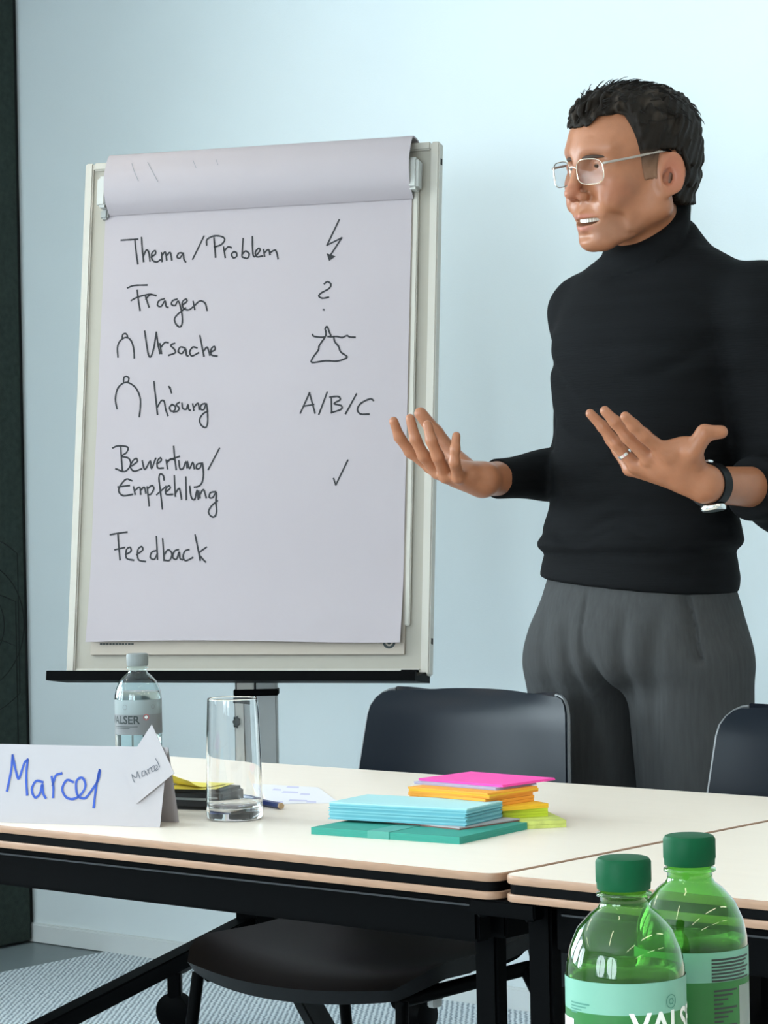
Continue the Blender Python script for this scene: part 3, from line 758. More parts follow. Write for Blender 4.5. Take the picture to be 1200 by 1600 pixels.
# ------------------------------------------------------------------ the man
PO = np.array([.404, 4.03, 0])
man = thing('person', 'man in black turtleneck and grey trousers with glasses, gesturing with both open hands', 'person', PO)
TF = np.array([-.643, -.766, 0]); TLft = np.array([.766, -.643, 0])          # the way his chest faces, his left
psi, pit = math.radians(57), math.radians(7)
HF = np.array([-math.sin(psi) * math.cos(pit), -math.cos(psi) * math.cos(pit), -math.sin(pit)])
HL = np.array([math.cos(psi), -math.sin(psi), 0]); HU = np.cross(HF, HL)
rol = math.radians(-3); HL, HU = HL * math.cos(rol) + HU * math.sin(rol), HU * math.cos(rol) - HL * math.sin(rol)
HC, HS = PD(985, 273, 3.97), 1.05
HM = np.stack([HF, HL, HU]).astype(np.float32)
def to_head(p): return ((p - HC.astype(np.float32)) @ HM.T) / HS
def from_head(q): return HC + (np.array(q) * HS) @ HM

def zin(z): return np.where(z < -.03, -.03 + (z + .03) * 1.17, z)       # lower face drawn 1.17 times too long, then shortened
def zout(z): return -.03 + (z + .03) / 1.17 if z < -.03 else z
def skull(a):
    d = ell(a, (-.014, 0, .040), (.099, .076, .078))
    return smin(d, ell(a, (.032, 0, .046), (.063, .060, .060)), .03)
def head_sdf(q):
    """head in its own axes: x forward, y to his left, z up, origin between the ears"""
    a = q.copy(); a[:, 1] = np.abs(a[:, 1]); a[:, 2] = zin(a[:, 2])
    d = skull(a)
    d = smin(d, ell(a, (.040, 0, -.025), (.052, .056, .078)), .03)
    d = smin(d, cone(a, (-.002, .052, -.055), (.068, .014, -.103), .018, .0165), .03)
    d = smin(d, cone(a, (-.004, .060, -.005), (-.002, .054, -.055), .012, .016), .03)
    d = smin(d, ell(a, (.079, 0, -.102), (.020, .021, .017)), .02)
    d = smin(d, ell(a, (.066, .040, -.010), (.021, .020, .018)), .025)          # cheekbone
    d = smin(d, ell(a, (.074, 0, -.066), (.026, .030, .026)), .02)              # muzzle
    d = smin(d, cone(a, (.088, .010, .040), (.072, .046, .041), .009, .007), .016)  # brow
    d = smax(d, -ell(a, (.098, .031, .020), (.019, .017, .012)), .012)          # eye socket
    d = smin(d, ell(a, (.078, .032, .0185), (.0125, .0150, .0115)), .004)        # lids
    d = smax(d, -ell(a, (.092, .032, .0165), (.0065, .0125, .0030)), .002)       # lid opening
    d = smin(d, cone(a, (.089, 0, .032), (.111, 0, -.016), .0075, .0095), .012) # nose
    d = smin(d, ell(a, (.1145, 0, -.021), (.0105, .0092, .0082)), .008)
    d = smin(d, ell(a, (.101, .0125, -.027), (.0105, .0072, .0075)), .006)
    d = smax(d, -ell(a, (.105, .0065, -.0355), (.006, .0035, .004)), .003)
    d = smin(d, cone(a, (.100, 0, -.058), (.080, .031, -.0575), .0050, .0028), .007)   # upper lip
    d = smin(d, cone(a, (.096, 0, -.0815), (.080, .030, -.0600), .0064, .0030), .007) # lower lip
    d = smax(d, -ell(np.stack([a[:, 0], a[:, 1], a[:, 2] - 5.0 * a[:, 1] ** 2], 1), (.092, 0, -.0700), (.017, .0285, .0062)), .003)           # open smile
    d = smax(d, -ell(a, (.100, 0, -.094), (.007, .014, .004)), .010)            # under the lip
    def fold(pts, am, w):
        m = None
        for (y0, z0), (y1, z1) in zip(pts, pts[1:]):
            e = cone(a[:, 1:], (y0, z0), (y1, z1), 0, 0); m = e if m is None else np.minimum(m, e)
        return am * np.exp(-(m / w) ** 2) * np.clip((a[:, 0] - .03) / .01, 0, 1)
    d = d + fold([(.017, -.027), (.030, -.034), (.040, -.048), (.0445, -.068), (.042, -.095)], .0032, .0042)      # smile fold
    d = d + fold([(.056, -.048), (.060, -.070), (.056, -.10)], .0014, .0034)                      # cheek crease
    d = d - fold([(.050, -.045), (.053, -.068)], .0018, .005) - fold([(.038, -.030), (.045, -.042)], .0016, .007)
    d = smax(d, -cone(a, (.082, .026, .004), (.074, .046, .000), .001, .001), .005)     # under the eye
    d = smax(d, -cone(a, (.094, -.01, .060), (.088, .03, .061), .0004, .0004), .003)     # brow lines
    d = smin(d, ell(a, (.073, .038, -.038), (.017, .014, .018)), .018)           # raised cheek
    # ear: shell leaning back, cupped, with rim and lobe
    e = (q * np.array([1, np.where(False, 1, 1), 1], np.float32)); e = np.stack([q[:, 0] + .010, np.abs(q[:, 1]) - .0750, q[:, 2] + .006], 1) * 1.06
    th = math.radians(14); ex = e[:, 0] * math.cos(th) + e[:, 2] * math.sin(th); ez = -e[:, 0] * math.sin(th) + e[:, 2] * math.cos(th)
    ey = e[:, 1] + ex * .42
    rr = np.sqrt((ex / .0185) ** 2 + (ez / .0325) ** 2)
    plate = smax((rr - 1) * .0185, np.abs(ey - .006) - .0035, .003)
    rim = np.sqrt(((rr - .90) * .0200) ** 2 + (ey - .0075) ** 2) - .0042
    rim = np.where(ez < -.022, rim + (-.022 - ez) * .4, rim)
    lobe = ell(np.stack([ex, ey, ez], 1), (.004, .004, -.027), (.0095, .0045, .0105))
    bowl = ell(np.stack([ex, ey, ez], 1), (.004, .008, -.004), (.0090, .0100, .0135))
    anti = np.sqrt(((np.sqrt(((ex + .001) / .0105) ** 2 + ((ez - .002) / .020) ** 2) - .9) * .0120) ** 2 + (ey - .006) ** 2) - .0032
    ear = smin(smin(plate, rim, .004), smin(lobe, anti, .003), .005); ear = smax(ear, -bowl, .003)
    ear = smin(ear, cone(np.stack([ex, ey, ez], 1), (.014, -.002, .004), (.014, -.002, -.016), .006, .006), .006)
    d = smin(d, ear, .006); d = smax(d, -ell(np.stack([ex, ey, ez], 1), (.0055, .008, -.006), (.0070, .0100, .0100)), .004)
    return d
NECK0, NECK1 = PD(1008, 335, 4.0), PD(1030, 440, 4.03)
# hands: joints taken from the photograph, each with its own distance
def J(L): return [PD(*p) for p in L]
WR, ER = PD(760, 749, 3.985), PD(912, 738, 4.235)
RF = [(J([(672, 728, 3.985), (641, 706, 3.975), (624, 683, 3.965), (615, 658, 3.955)]), (.0102, .0088, .0080, .0070)),
      (J([(684, 737, 3.965), (662, 712, 3.945), (649, 686, 3.935), (641, 654, 3.93)]), (.0105, .0092, .0084, .0072)),
      (J([(697, 744, 3.945), (684, 713, 3.915), (674, 688, 3.905), (668, 664, 3.905)]), (.0102, .0092, .0084, .0074)),
      (J([(716, 745, 3.925), (710, 722, 3.895), (711, 702, 3.89), (713, 681, 3.895)]), (.0095, .0082, .0074, .0064)),
      (J([(735, 736, 4.015), (705, 708, 4.045), (680, 676, 4.05), (657, 646, 4.045)]), (.0150, .0128, .0118, .0098))]
WL, EL = PD(1108, 757, 3.745), PD(1240, 765, 3.93)
LF = [(J([(1034, 703, 3.705), (1006, 680, 3.690), (990, 665, 3.683), (977, 651, 3.678)]), (.0108, .0094, .0086, .0074)),
      (J([(1014, 716, 3.725), (980, 682, 3.715), (961, 659, 3.710), (945, 642, 3.708)]), (.0108, .0094, .0084, .0072)),
      (J([(992, 727, 3.748), (963, 693, 3.742), (942, 667, 3.740), (922, 646, 3.738)]), (.0104, .0088, .0080, .0068)),
      (J([(984, 733, 3.772), (966, 705, 3.785), (954, 688, 3.790), (944, 674, 3.792)]), (.0095, .0080, .0072, .0062)),
      (J([(1088, 742, 3.735), (1081, 706, 3.700), (1101, 677, 3.690), (1127, 675, 3.692)]), (.0175, .0150, .0120, .0094))]
def hand_sdf(p, W, E, fingers, palm, side):
    d = cone(p, W, E, .0265, .036)
    w2 = W + (E - W) * -.05
    for f, r in fingers[:4]:
        d = smin(d, cone(p, w2, f[0], .0195, r[0] * 1.10), .016)
    d = smin(d, cone(p, fingers[4][0][0], (fingers[0][0][0] * .8 + w2 * .2), .013, .0095), .018)
    for c, rad in palm: d = smin(d, sph(p, c, rad), .014)
    for f, r in fingers:
        g = None
        for i in range(3):
            e = cone(p, f[i], f[i + 1], r[i] * 1.04, r[i + 1] * 1.06); g = e if g is None else smin(g, e, .005)
        d = smin(d, g, .005)
    return d
hcR, hcL = PD(690, 705, 3.96), PD(1040, 710, 3.72)
palmR = [(PD(715, 738, 3.975), .019), (PD(728, 742, 3.955), .018), (PD(735, 742, 3.99), .019)]
palmL = [(PD(1076, 700, 3.706), .0165), (PD(1062, 698, 3.708), .0120), (PD(1062, 708, 3.712), .0125), (PD(1075, 718, 3.712), .014), (PD(1046, 704, 3.708), .0115), (PD(1060, 728, 3.730), .022), (PD(1072, 742, 3.735), .022), (PD(1038, 728, 3.735), .018)]
SHR_, SHL_ = PD(914, 488, 4.12), PD(1196, 488, 3.91)
def body_sdf(p):
    d = bounded(p, HC + HF * .0, .20, lambda q: head_sdf(to_head(q)) * HS)
    d = smin(d, cone(p, NECK0, NECK1, .053, .060), .03)
    d = smin(d, cone(p, NECK1, PO + np.array([.01, -.01, .90]), .06, .07), .03)
    d = smin(d, chain(p, [NECK1, SHR_, ER], (.045, .036, .032)), .03)
    d = smin(d, chain(p, [NECK1, SHL_, EL], (.045, .036, .032)), .03)
    for s in (-1, 1):
        hip = PO + TLft * .09 * s + np.array([0, 0, .88]); an = PO + TLft * .115 * s + np.array([0, 0, .09])
        d = smin(d, cone(p, hip, an, .055, .035), .02)
    d = smin(d, bounded(p, (WR * 1.4 + hcR * .6) / 2, .33, lambda q: hand_sdf(q, WR, ER, RF, palmR, 1)), .006)
    d = smin(d, bounded(p, (WL * 1.4 + hcL * .6) / 2, .33, lambda q: hand_sdf(q, WL, EL, LF, palmL, 1)), .006)
    return d.astype(np.float32)
P, Q = main_shell(*sdf_mesh(body_sdf, (-.05, 3.55, .02), (.85, 4.40, 1.86), .0022))
P = relax(P, Q, 2, .5)
# skin colour: warm brown face, redder lips, ears and nose, a grey beard shadow, paler palms
c = np.tile(np.array([.37, .148, .074]), (len(P), 1))
q = to_head(P.astype(np.float32)); a = q.copy(); a[:, 1] = np.abs(a[:, 1]); a[:, 2] = zin(a[:, 2]); inhead = nrm(P - HC) < .17
def blend(mask, col): 
    global c
    mask = np.clip(mask, 0, 1)[:, None] * inhead[:, None]; c = c * (1 - mask) + np.array(col) * mask
def blob(cn, r): return np.clip(1.6 - 1.6 * nrm((a - np.array(cn, np.float32)) / np.array(r, np.float32)), 0, 1)
blend(blob((-.012, .085, -.004), (.028, .022, .042)) * .6, (.42, .135, .085))
blend(blob((.112, 0, -.02), (.02, .022, .02)) * .6, (.42, .135, .08))
blend(blob((.070, .045, -.02), (.035, .03, .03)) * .45, (.42, .15, .09))
blend(blob((.060, .02, -.085), (.06, .05, .035)) * .40, (.29, .155, .105))
blend(blob((.093, .0, -.059), (.022, .030, .0055)) * .75, (.42, .13, .10))
blend(blob((.093, .0, -.080), (.022, .026, .0070)) * .75, (.44, .15, .12))
blend(blob((.078, .033, .036), (.020, .024, .006)) * .35, (.25, .13, .09))
blend(blob((.090, .0, -.069), (.016, .024, .0058)), (.10, .025, .02))
np_obj('body', P, Q, M['skin'], man, PO, c)

# teeth, eyes, brows
b = bmesh.new()
for i in range(-5, 6):
    x_ = .0905 - .00045 * i * i; bb = box(b, from_head((x_, .0048 * i, zout(-.0662) + .00007 * i * i)), (.004 * HS, .0046 * HS, .0070 * HS), Matrix((HF, HL, HU)).transposed() @ Matrix.Rotation(-i * .10, 3, 'Z'))
for v in b.verts: v.co = v.co - Vector(PO)
obj('upper_teeth', b, M['tooth'], man)
for s in (-1, 1):
    e = lathe([(0, -1), (.38, -.92), (.71, -.71), (.92, -.38), (1, 0), (.92, .38), (.71, .71), (.38, .92), (0, 1)], 20)
    for v in e.verts: v.co = Vector(from_head(np.array([.0760, .032 * s, .0175]) + np.array(v.co) * .0115)) - Vector(PO)
    eo = obj('eye', e, M['eye'], man, True)
    g = np.array([.94, -.10 * s - .05, -.12]); g /= np.linalg.norm(g)
    i_ = bmesh.new(); tube(i_, [from_head(np.array([.0760, .032 * s, .0175]) + g * r) - PO for r in (.0100, .0121)], [.0052, .0050], 14)
    obj('iris', i_, M['iris'], eo)
    br = []
    for t in np.linspace(0, 1, 9):
        br.append(from_head((.0975 - .024 * t * t - .003 * t, s * (.011 + .041 * t), .0280 + .0040 * math.sin(math.pi * (t * .8 + .1)) - .003 * t)) - PO)
    i_ = tube(bmesh.new(), br, [.0014, .0024, .0028, .0029, .0028, .0025, .0021, .0016, .0009], 8); obj('eyebrow', i_, mat('eyebrow hair', (.06, .035, .024), .8) if s < 0 else MATS['eyebrow hair'], man, True)

# hair
HLX = [-.14, -.080, -.050, -.034, -.030, .004, .010, .026, .032, .041, .046, .060, .078, .090, .12]
HLZ = [-.052, -.052, -.050, -.040, .030, .031, -.012, -.014, .012, .056, .086, .095, .088, .072, .070]
def cranium(a):
    d = skull(a)
    return smin(d, cone(a, (-.045, 0, -.02), (-.048, .0, -.075), .053, .050), .03)
def hair_sdf(p):
    q = to_head(p); a = q.copy(); a[:, 1] = np.abs(a[:, 1])
    t = .006 + .010 * np.clip((a[:, 2] - .05) / .06, 0, 1) + .004 * np.clip((-a[:, 0] - .02) / .08, 0, 1)
    t = t * np.clip((a[:, 2] - np.interp(q[:, 0], HLX, HLZ)) / .024, .62, 1)
    side = np.clip((a[:, 0] + .005) / .02, 0, 1) * np.clip((.05 - a[:, 2]) / .05, 0, 1); t = t * (1 - .45 * side)
    tuft = .0016 * np.sin(q[:, 1] * 520 + 2.2 * np.sin(q[:, 0] * 60) + 60 * q[:, 2]) + .0016 * np.sin(q[:, 1] * 290 - q[:, 0] * 160 + 3 * np.sin(q[:, 2] * 70)) + .0012 * np.sin(q[:, 0] * 380 + q[:, 2] * 240)
    d = np.minimum(cranium(a), head_sdf(q) + .03 * np.clip((-.01 - q[:, 2]) / .02, 0, 1)) - t - tuft * np.clip(t / .010, .2, 1)
    F = np.interp(q[:, 0], HLX, HLZ).astype(np.float32) + .0022 * np.sin(q[:, 0] * 700 + q[:, 1] * 500) + .0035 * np.sin(q[:, 0] * 1500) * (q[:, 0] > .008) * (q[:, 0] < .028)
    F = np.where((np.abs(q[:, 1]) < .045) & (q[:, 0] > .02), np.minimum(F + 0, .084) + .004 - .16 * np.clip(np.abs(q[:, 1]) - .02, 0, 1) * 0, F)
    d = smax(d, (F - q[:, 2]) * .62, .003)
    d = smax(d, -ell(a, (-.010, .086, -.004), (.023, .022, .037)), .004)
    return (d * HS).astype(np.float32)
P, Q = main_shell(*sdf_mesh(hair_sdf, HC - .17, HC + .17, .002, slack=4))
P = relax(P, Q, 1, .5); q = to_head(P.astype(np.float32))
c = np.tile(np.array([.0125, .0088, .0064]), (len(P), 1))
gm = np.clip((.034 - q[:, 0] * 0 - q[:, 2]) / .032, 0, 1) * np.clip((q[:, 0] + .004) / .012, 0, 1); gm = gm[:, None] * .85
st_ = np.clip(np.sin(q[:, 1] * 420 + q[:, 0] * 90 + 2.5 * np.sin(q[:, 0] * 55 + q[:, 2] * 40)) * .6 + np.sin(q[:, 1] * 170 - q[:, 0] * 60 + q[:, 2] * 90) * .5 - .35, 0, 1)[:, None] * np.clip((q[:, 2] - .05) / .05, 0, 1)[:, None]
c = c * (1 - st_) + np.array([.060, .045, .034]) * st_
c = c * (1 - gm) + np.array([.255, .135, .082]) * gm
np_obj('hair', P, Q, M['hair'], man, PO, c)
# loose strands that break up the outline
b = bmesh.new()
for k in range(420):
    th, ph = rng.uniform(0, 2 * math.pi), rng.uniform(.05, 1.25)
    dv = np.array([math.cos(th) * math.sin(ph), math.sin(th) * math.sin(ph), math.cos(ph)])
    o_ = np.array([-.012, 0, .045]); lo_, hi_ = .05, .16
    for _ in range(18):
        md = (lo_ + hi_) / 2; pp = from_head(o_ + dv * md).astype(np.float32)[None]
        if hair_sdf(pp)[0] < 0: lo_ = md
        else: hi_ = md
    p0 = o_ + dv * (lo_ - .0015)
    if p0[2] < np.interp(p0[0], HLX, HLZ) + .006: continue
    comb = np.array([-.55, .25 * np.sign(dv[1]) + .3, -.1]) + rng.normal(size=3) * .25; comb -= dv * (comb @ dv); comb /= np.linalg.norm(comb)
    L_ = rng.uniform(.012, .024); pts = [from_head(p0 + comb * L_ * t + dv * (.0035 * math.sin(math.pi * t * .7))) - PO for t in (0, .35, .7, 1)]
    tube(b, pts, [.0009, .0009, .0007, .0003], 4, False)
st = obj('hair_strands', b, M['hair'], man, 'all'); st['kind'] = 'stuff'
at = st.data.color_attributes.new('Col', 'FLOAT_COLOR', 'POINT'); at.data.foreach_set('color', np.tile([.010, .008, .007, 1], len(st.data.vertices)).astype(np.float32))

# sweater: lofted trunk, sleeves pushed up, ribbed hem and rolled collar
ZT = [.98, 1.015, 1.06, 1.085, 1.15, 1.25, 1.35, 1.42, 1.47, 1.51, 1.55, 1.60]
ZA = [.120, .120, .118, .124, .112, .115, .121, .117, .102, .086, .066, .05]
ZB = [.168, .168, .164, .172, .154, .155, .162, .166, .160, .135, .080, .05]
ZX = [.404, .404, .405, .407, .416, .424, .428, .434, .440, .443, .445, .446]
ZYc = [4.03, 4.03, 4.03, 4.03, 4.03, 4.03, 4.025, 4.02, 4.02, 4.02, 4.02, 4.02]
def trunk(p, zt, za, zb, zx, zy, n=2.35):
    z = p[:, 2]; a_ = np.interp(z, zt, za); b_ = np.interp(z, zt, zb)
    x = p[:, 0] - np.interp(z, zt, zx); y = p[:, 1] - np.interp(z, zt, zy)
    f = x * TF[0] + y * TF[1]; l = x * TLft[0] + y * TLft[1]
    k = (np.abs(f / a_) ** n + np.abs(l / b_) ** n) ** (1 / n)
    return ((k - 1) * np.minimum(a_, b_) * .85).astype(np.float32)
cn = np.array([-.75 * .616, -.66 * .616, .786]); cn /= np.linalg.norm(cn)
CP = (PD(948, 397, 3.95) + PD(1076, 322, 4.02)) / 2
CUT_R, CUT_L = WR + (ER - WR) * .10, WL + (EL - WL) * .47
dR, dL = (WR - ER) / np.linalg.norm(WR - ER), (WL - EL) / np.linalg.norm(WL - EL)
def sweater_sdf(p):
    d = trunk(p, ZT, ZA, ZB, ZX, ZYc)
    wr = wob(p, (9, 9, 26), 3, .0035) + wob(p, (5, 5, 60), 5, .0022) * np.clip((1.30 - p[:, 2]) / .2, 0, 1)
    f_ = (p[:, 0] - .41) * TF[0] + (p[:, 1] - 4.03) * TF[1]; l_ = (p[:, 0] - .41) * TLft[0] + (p[:, 1] - 4.03) * TLft[1]
    for zc, sl, w_, am, lc, lw in ((1.115, .10, .008, .0045, .02, .12), (1.150, -.12, .010, .0045, -.04, .10), (1.20, .22, .010, .0045, .08, .08), (1.24, -.25, .011, .004, -.08, .07), (1.31, .45, .012, .0045, .11, .06), (1.30, -.5, .012, .0045, -.10, .06), (1.095, 0, .006, .004, 0, .2)):
        d = d + am * np.exp(-((p[:, 2] - zc - sl * l_ - .01 * np.sin(l_ * 40)) / w_) ** 2) * np.exp(-((l_ - lc) / lw) ** 2) * (f_ > 0)
    d = d + wr
    for S, E, W, dd, cut, r in ((SHR_, ER, WR, dR, CUT_R, (.052, .048, .046, .033)), (SHL_, EL, WL, dL, CUT_L, (.078, .076, .056, .043))):
        mid = (S + E) / 2
        arm = smin(cone(p, S, E, r[0], r[1]), cone(p, E, W, r[2] + .004, r[3] - .004), .03)
        arm = arm + wob(p, (40, 40, 40), 11, .0035)
        arm = smax(arm, ((p - cut.astype(np.float32)) @ dd.astype(np.float32)), .006)
        d = smin(d, arm, .022)
    sh = smin(cone(p, SHR_, NECK1 + np.array([0, 0, .006]), .050, .060), cone(p, SHL_, NECK1 + np.array([0, 0, .004]), .054, .060), .02)
    d = smin(d, sh, .04)
    col = cone(p, PD(1027, 425, 4.03), PD(1004, 338, 4.0), .072, .0655)
    s = (p - CP.astype(np.float32)) @ cn.astype(np.float32)
    col = col - .0065 * np.exp(-((s + .012) / .010) ** 2)
    col = smax(col, s, .008)
    d = smin(d, col, .010)
    d = d + .0065 * np.exp(-((s + .030) / .0045) ** 2) * np.clip((.115 - sph(p, CP, 0)) / .02, 0, 1)
    zl = 1.016 + .016 * ((p[:, 0] - .40) * TLft[0] + (p[:, 1] - 4.03) * TLft[1]) / .17 * -1
    d = smax(d, zl - p[:, 2], .006)
    rib = .0045 * np.exp(-((p[:, 2] - 1.068) / .007) ** 2)
    return (d + rib).astype(np.float32)
P, Q = sdf_mesh(sweater_sdf, (-.05, 3.60, .96), (.90, 4.42, 1.66), .0045)
np_obj('sweater', relax(P, Q, 2, .5), Q, M['knit'], man, PO)

# trousers
RZ = [.76, .82, .88, .95, 1.04, 1.09]
def trousers_sdf(p):
    d = trunk(p, RZ, [.128, .138, .143, .136, .108, .09], [.170, .184, .188, .178, .150, .13], [.404] * 6, [4.03] * 6, 2.3)
    d = smax(d, .845 - p[:, 2], .09); d = smax(d, p[:, 2] - 1.075, .01)
    for s in (-1, 1):
        a_ = PO + TLft * .094 * s + np.array([0, 0, .88]); k_ = PO + TLft * .112 * s + TF * .012 + np.array([0, 0, .47]); f_ = PO + TLft * .118 * s + np.array([0, 0, .055])
        leg = smin(cone(p, a_, k_, .103, .084), cone(p, k_, f_, .084, .074), .05)
        leg = smax(leg, .035 - p[:, 2], .005)
        d = smin(d, leg, .045 if s < 0 else .022)
    f = ((p[:, 0] - .404) * TF[0] + (p[:, 1] - 4.03) * TF[1]); l = ((p[:, 0] - .404) * TLft[0] + (p[:, 1] - 4.03) * TLft[1])
    hipz = np.clip((1.02 - p[:, 2]) / .06, 0, 1) * np.clip((p[:, 2] - .60) / .2, 0, 1)
    # crease between the legs, folds fanning from the crotch, front crease
    d = d + .016 * np.exp(-((l + .012 - (.95 - p[:, 2]) * .10) / .013) ** 2) * np.clip((.95 - p[:, 2]) / .10, 0, 1) * (f > 0)
    hipz = hipz * np.clip((1.0 - p[:, 2]) / .05, 0, 1)
    for k_, w_, z_ in ((.055, .012, .96), (-.050, .012, .94), (.10, .014, .90), (-.10, .014, .90)):
        d = d + .0055 * np.exp(-((l - k_ * (1 - (z_ - p[:, 2]) * 1.2)) / w_) ** 2) * hipz * (f > 0)
    d = d + wob(p, (16, 16, 7), 21, .004) * hipz
    # slanted pocket opening at his left, fly seam
    pl = (l - (.130 + (1.02 - p[:, 2]) * .26)); d = d + .0070 * np.clip((1.02 - p[:, 2]) / .03, 0, 1) * np.exp(-(pl / .0045) ** 2) * np.clip((p[:, 2] - .895) / .01, 0, 1) * (f > 0)
    d = d + .0045 * np.clip((1.02 - p[:, 2]) / .03, 0, 1) * np.exp(-((l + .018) / .0035) ** 2) * np.clip((p[:, 2] - .90) / .02, 0, 1) * (f > 0)
    return d.astype(np.float32)
P, Q = sdf_mesh(trousers_sdf, (.10, 3.72, .02), (.75, 4.34, 1.12), .0038)
np_obj('trousers', relax(P, Q, 2, .5), Q, M['trouser'], man, PO)
for s in (-1, 1):
    fo = PO + TLft * .118 * s
    def shoe_sdf(p):
        x = (p - fo.astype(np.float32)); f = x @ TF.astype(np.float32); l = x @ TLft.astype(np.float32); z = p[:, 2]
        r = np.stack([f, l, z], 1)
        d = smin(ell(r, (.10, 0, .030), (.115, .047, .050)), ell(r, (-.03, 0, .045), (.062, .037, .055)), .04)
        return smax(d, .0 - z, .004).astype(np.float32)
    P, Q = sdf_mesh(shoe_sdf, fo + np.array([-.3, -.3, -.03]), fo + np.array([.3, .3, .14]), .006)
    np_obj('shoe', P, Q, M['shoe'], man, PO)

# glasses: wire rims, nose bridge, long temples, lenses
gl_pts = {}
gx0 = .1075
bF = bmesh.new()
lensO = []
for s in (-1, 1):
    oc = np.array([gx0, .0335 * s, .0090]); ring = []
    for a in np.linspace(0, 2 * math.pi, 33)[:-1]:
        u = abs(math.cos(a)) ** .62 * math.copysign(1, math.cos(a)); v = abs(math.sin(a)) ** .62 * math.copysign(1, math.sin(a))
        y_, z_ = oc[1] + .0255 * u, oc[2] + .0185 * v - .001 * u * s
        ring.append((gx0 - .0095 * ((abs(y_)) / .06) ** 2 - .08 * (.032 - z_) * .4, y_, z_))
    R_ = [from_head(r) - PO for r in ring]
    tube(bF, R_ + R_[:1], .00095, 6, False)
    lb = bmesh.new(); lb.faces.new([lb.verts.new(r) for r in R_]); g_ = bmesh.ops.solidify(lb, geom=lb.faces[:], thickness=.0014); lensO.append(lb)
    e_ = s * .0590
    hinge = [(gx0 - .010, e_, .0190), (gx0 - .016, s * .0660, .0200), (.055, s * .0735, .0235), (.020, s * .0770, .0275), (-.004, s * .0790, .0295)]
    gl_pts[s] = hinge
br = [from_head((gx0 + .0015 * math.sin(math.pi * t), -.0085 + .017 * t, .0155 + .003 * math.sin(math.pi * t))) - PO for t in np.linspace(0, 1, 7)]
tube(bF, br, .0012, 6)
gl = obj('glasses', bF, M['gold'], man, True); gl['label'] = 'thin pale wire glasses'
for lb in lensO: obj('lens', lb, M['lens'], gl)
for s in (-1, 1):
    tb_ = bmesh.new(); tube(tb_, spline([from_head(p) - PO for p in gl_pts[s]], 4), .0019, 6); obj('temple', tb_, M['temple'], gl, True)
    tb_ = bmesh.new(); tube(tb_, spline([from_head(p) - PO for p in ((.012, s * .0772, .0283), (-.012, s * .0800, .029), (-.026, s * .0790, .012))], 4), .0019, 6); obj('temple_tip', tb_, M['black'], gl, True)
    tb_ = bmesh.new(); tube(tb_, [from_head(p) - PO for p in ((gx0 - .004, s * .010, .008), (gx0 - .007, s * .0105, .004), (gx0 - .0075, s * .0115, -.001))], .0018, 6); obj('nose_pad', tb_, M['lens'], gl)

# watch at the left wrist, ring on the left ring finger
ax = (EL - WL) / np.linalg.norm(EL - WL); wc = PD(1103, 757, 3.742) + ax * .012
dorsal = np.array([-.20, -.45, -.87]); dorsal -= ax * (dorsal @ ax); dorsal /= np.linalg.norm(dorsal); sd = np.cross(ax, dorsal)
wt = bmesh.new(); rings = []
for a in np.linspace(0, 2 * math.pi, 41)[:-1]:
    rd = dorsal * math.cos(a) + sd * math.sin(a)
    rings.append([wt.verts.new(wc + rd * rr + ax * w_ - PO) for rr, w_ in ((.0300, -.010), (.0335, -.010), (.0335, .010), (.0300, .010))])
for i in range(40):
    for k in range(4): wt.faces.new((rings[i][k], rings[i][(k + 1) % 4], rings[(i + 1) % 40][(k + 1) % 4], rings[(i + 1) % 40][k]))
wa = obj('watch', wt, M['strap'], man, True); wa['label'] = 'wristwatch with black strap and steel case'
Rw = Matrix((sd, np.cross(dorsal, sd), dorsal)).transposed()
def wl(prof, off, nm, m):
    b = lathe(prof, 28)
    for v in b.verts: v.co = Rw @ v.co + Vector(wc + dorsal * off - PO)
    return obj(nm, b, m, wa, True)
wl([(0, 0), (.0185, 0), (.0198, .002), (.0198, .006), (.0180, .0085), (.0165, .0085)], .031, 'watch_case', M['silver'])
wl([(0, .0078), (.0165, .0078), (.0163, .0086), (0, .0086)], .031, 'watch_dial', M['print_dark'])
bk = bbox((0, 0, 0), (.022, .014, .004), .0015)
for v in bk.verts: v.co = Rw @ v.co + Vector(wc - dorsal * .0345 + sd * .004 - PO)
obj('buckle', bk, M['silver'], wa)
rp, r0 = LF[2][0][0] * .45 + LF[2][0][1] * .55, LF[2][0][1] - LF[2][0][0]; r0 = r0 / np.linalg.norm(r0)
o1 = np.cross(r0, [0, 0, 1.]); o1 /= np.linalg.norm(o1); o2 = np.cross(r0, o1); rb = bmesh.new(); rings = []
for a in np.linspace(0, 2 * math.pi, 29)[:-1]:
    rd = o1 * math.cos(a) + o2 * math.sin(a); rings.append([rb.verts.new(rp + rd * rr + r0 * w_ - PO) for rr, w_ in ((.0088, -.0026), (.0114, -.0022), (.0114, .0022), (.0088, .0026))])
for i in range(28):
    for k in range(4): rb.faces.new((rings[i][k], rings[i][(k + 1) % 4], rings[(i + 1) % 28][(k + 1) % 4], rings[(i + 1) % 28][k]))
rg = obj('finger_ring', rb, M['silver'], man, True); rg['label'] = 'silver ring'

# ------------------------------------------------------------------ things on the tables
TZ = .74
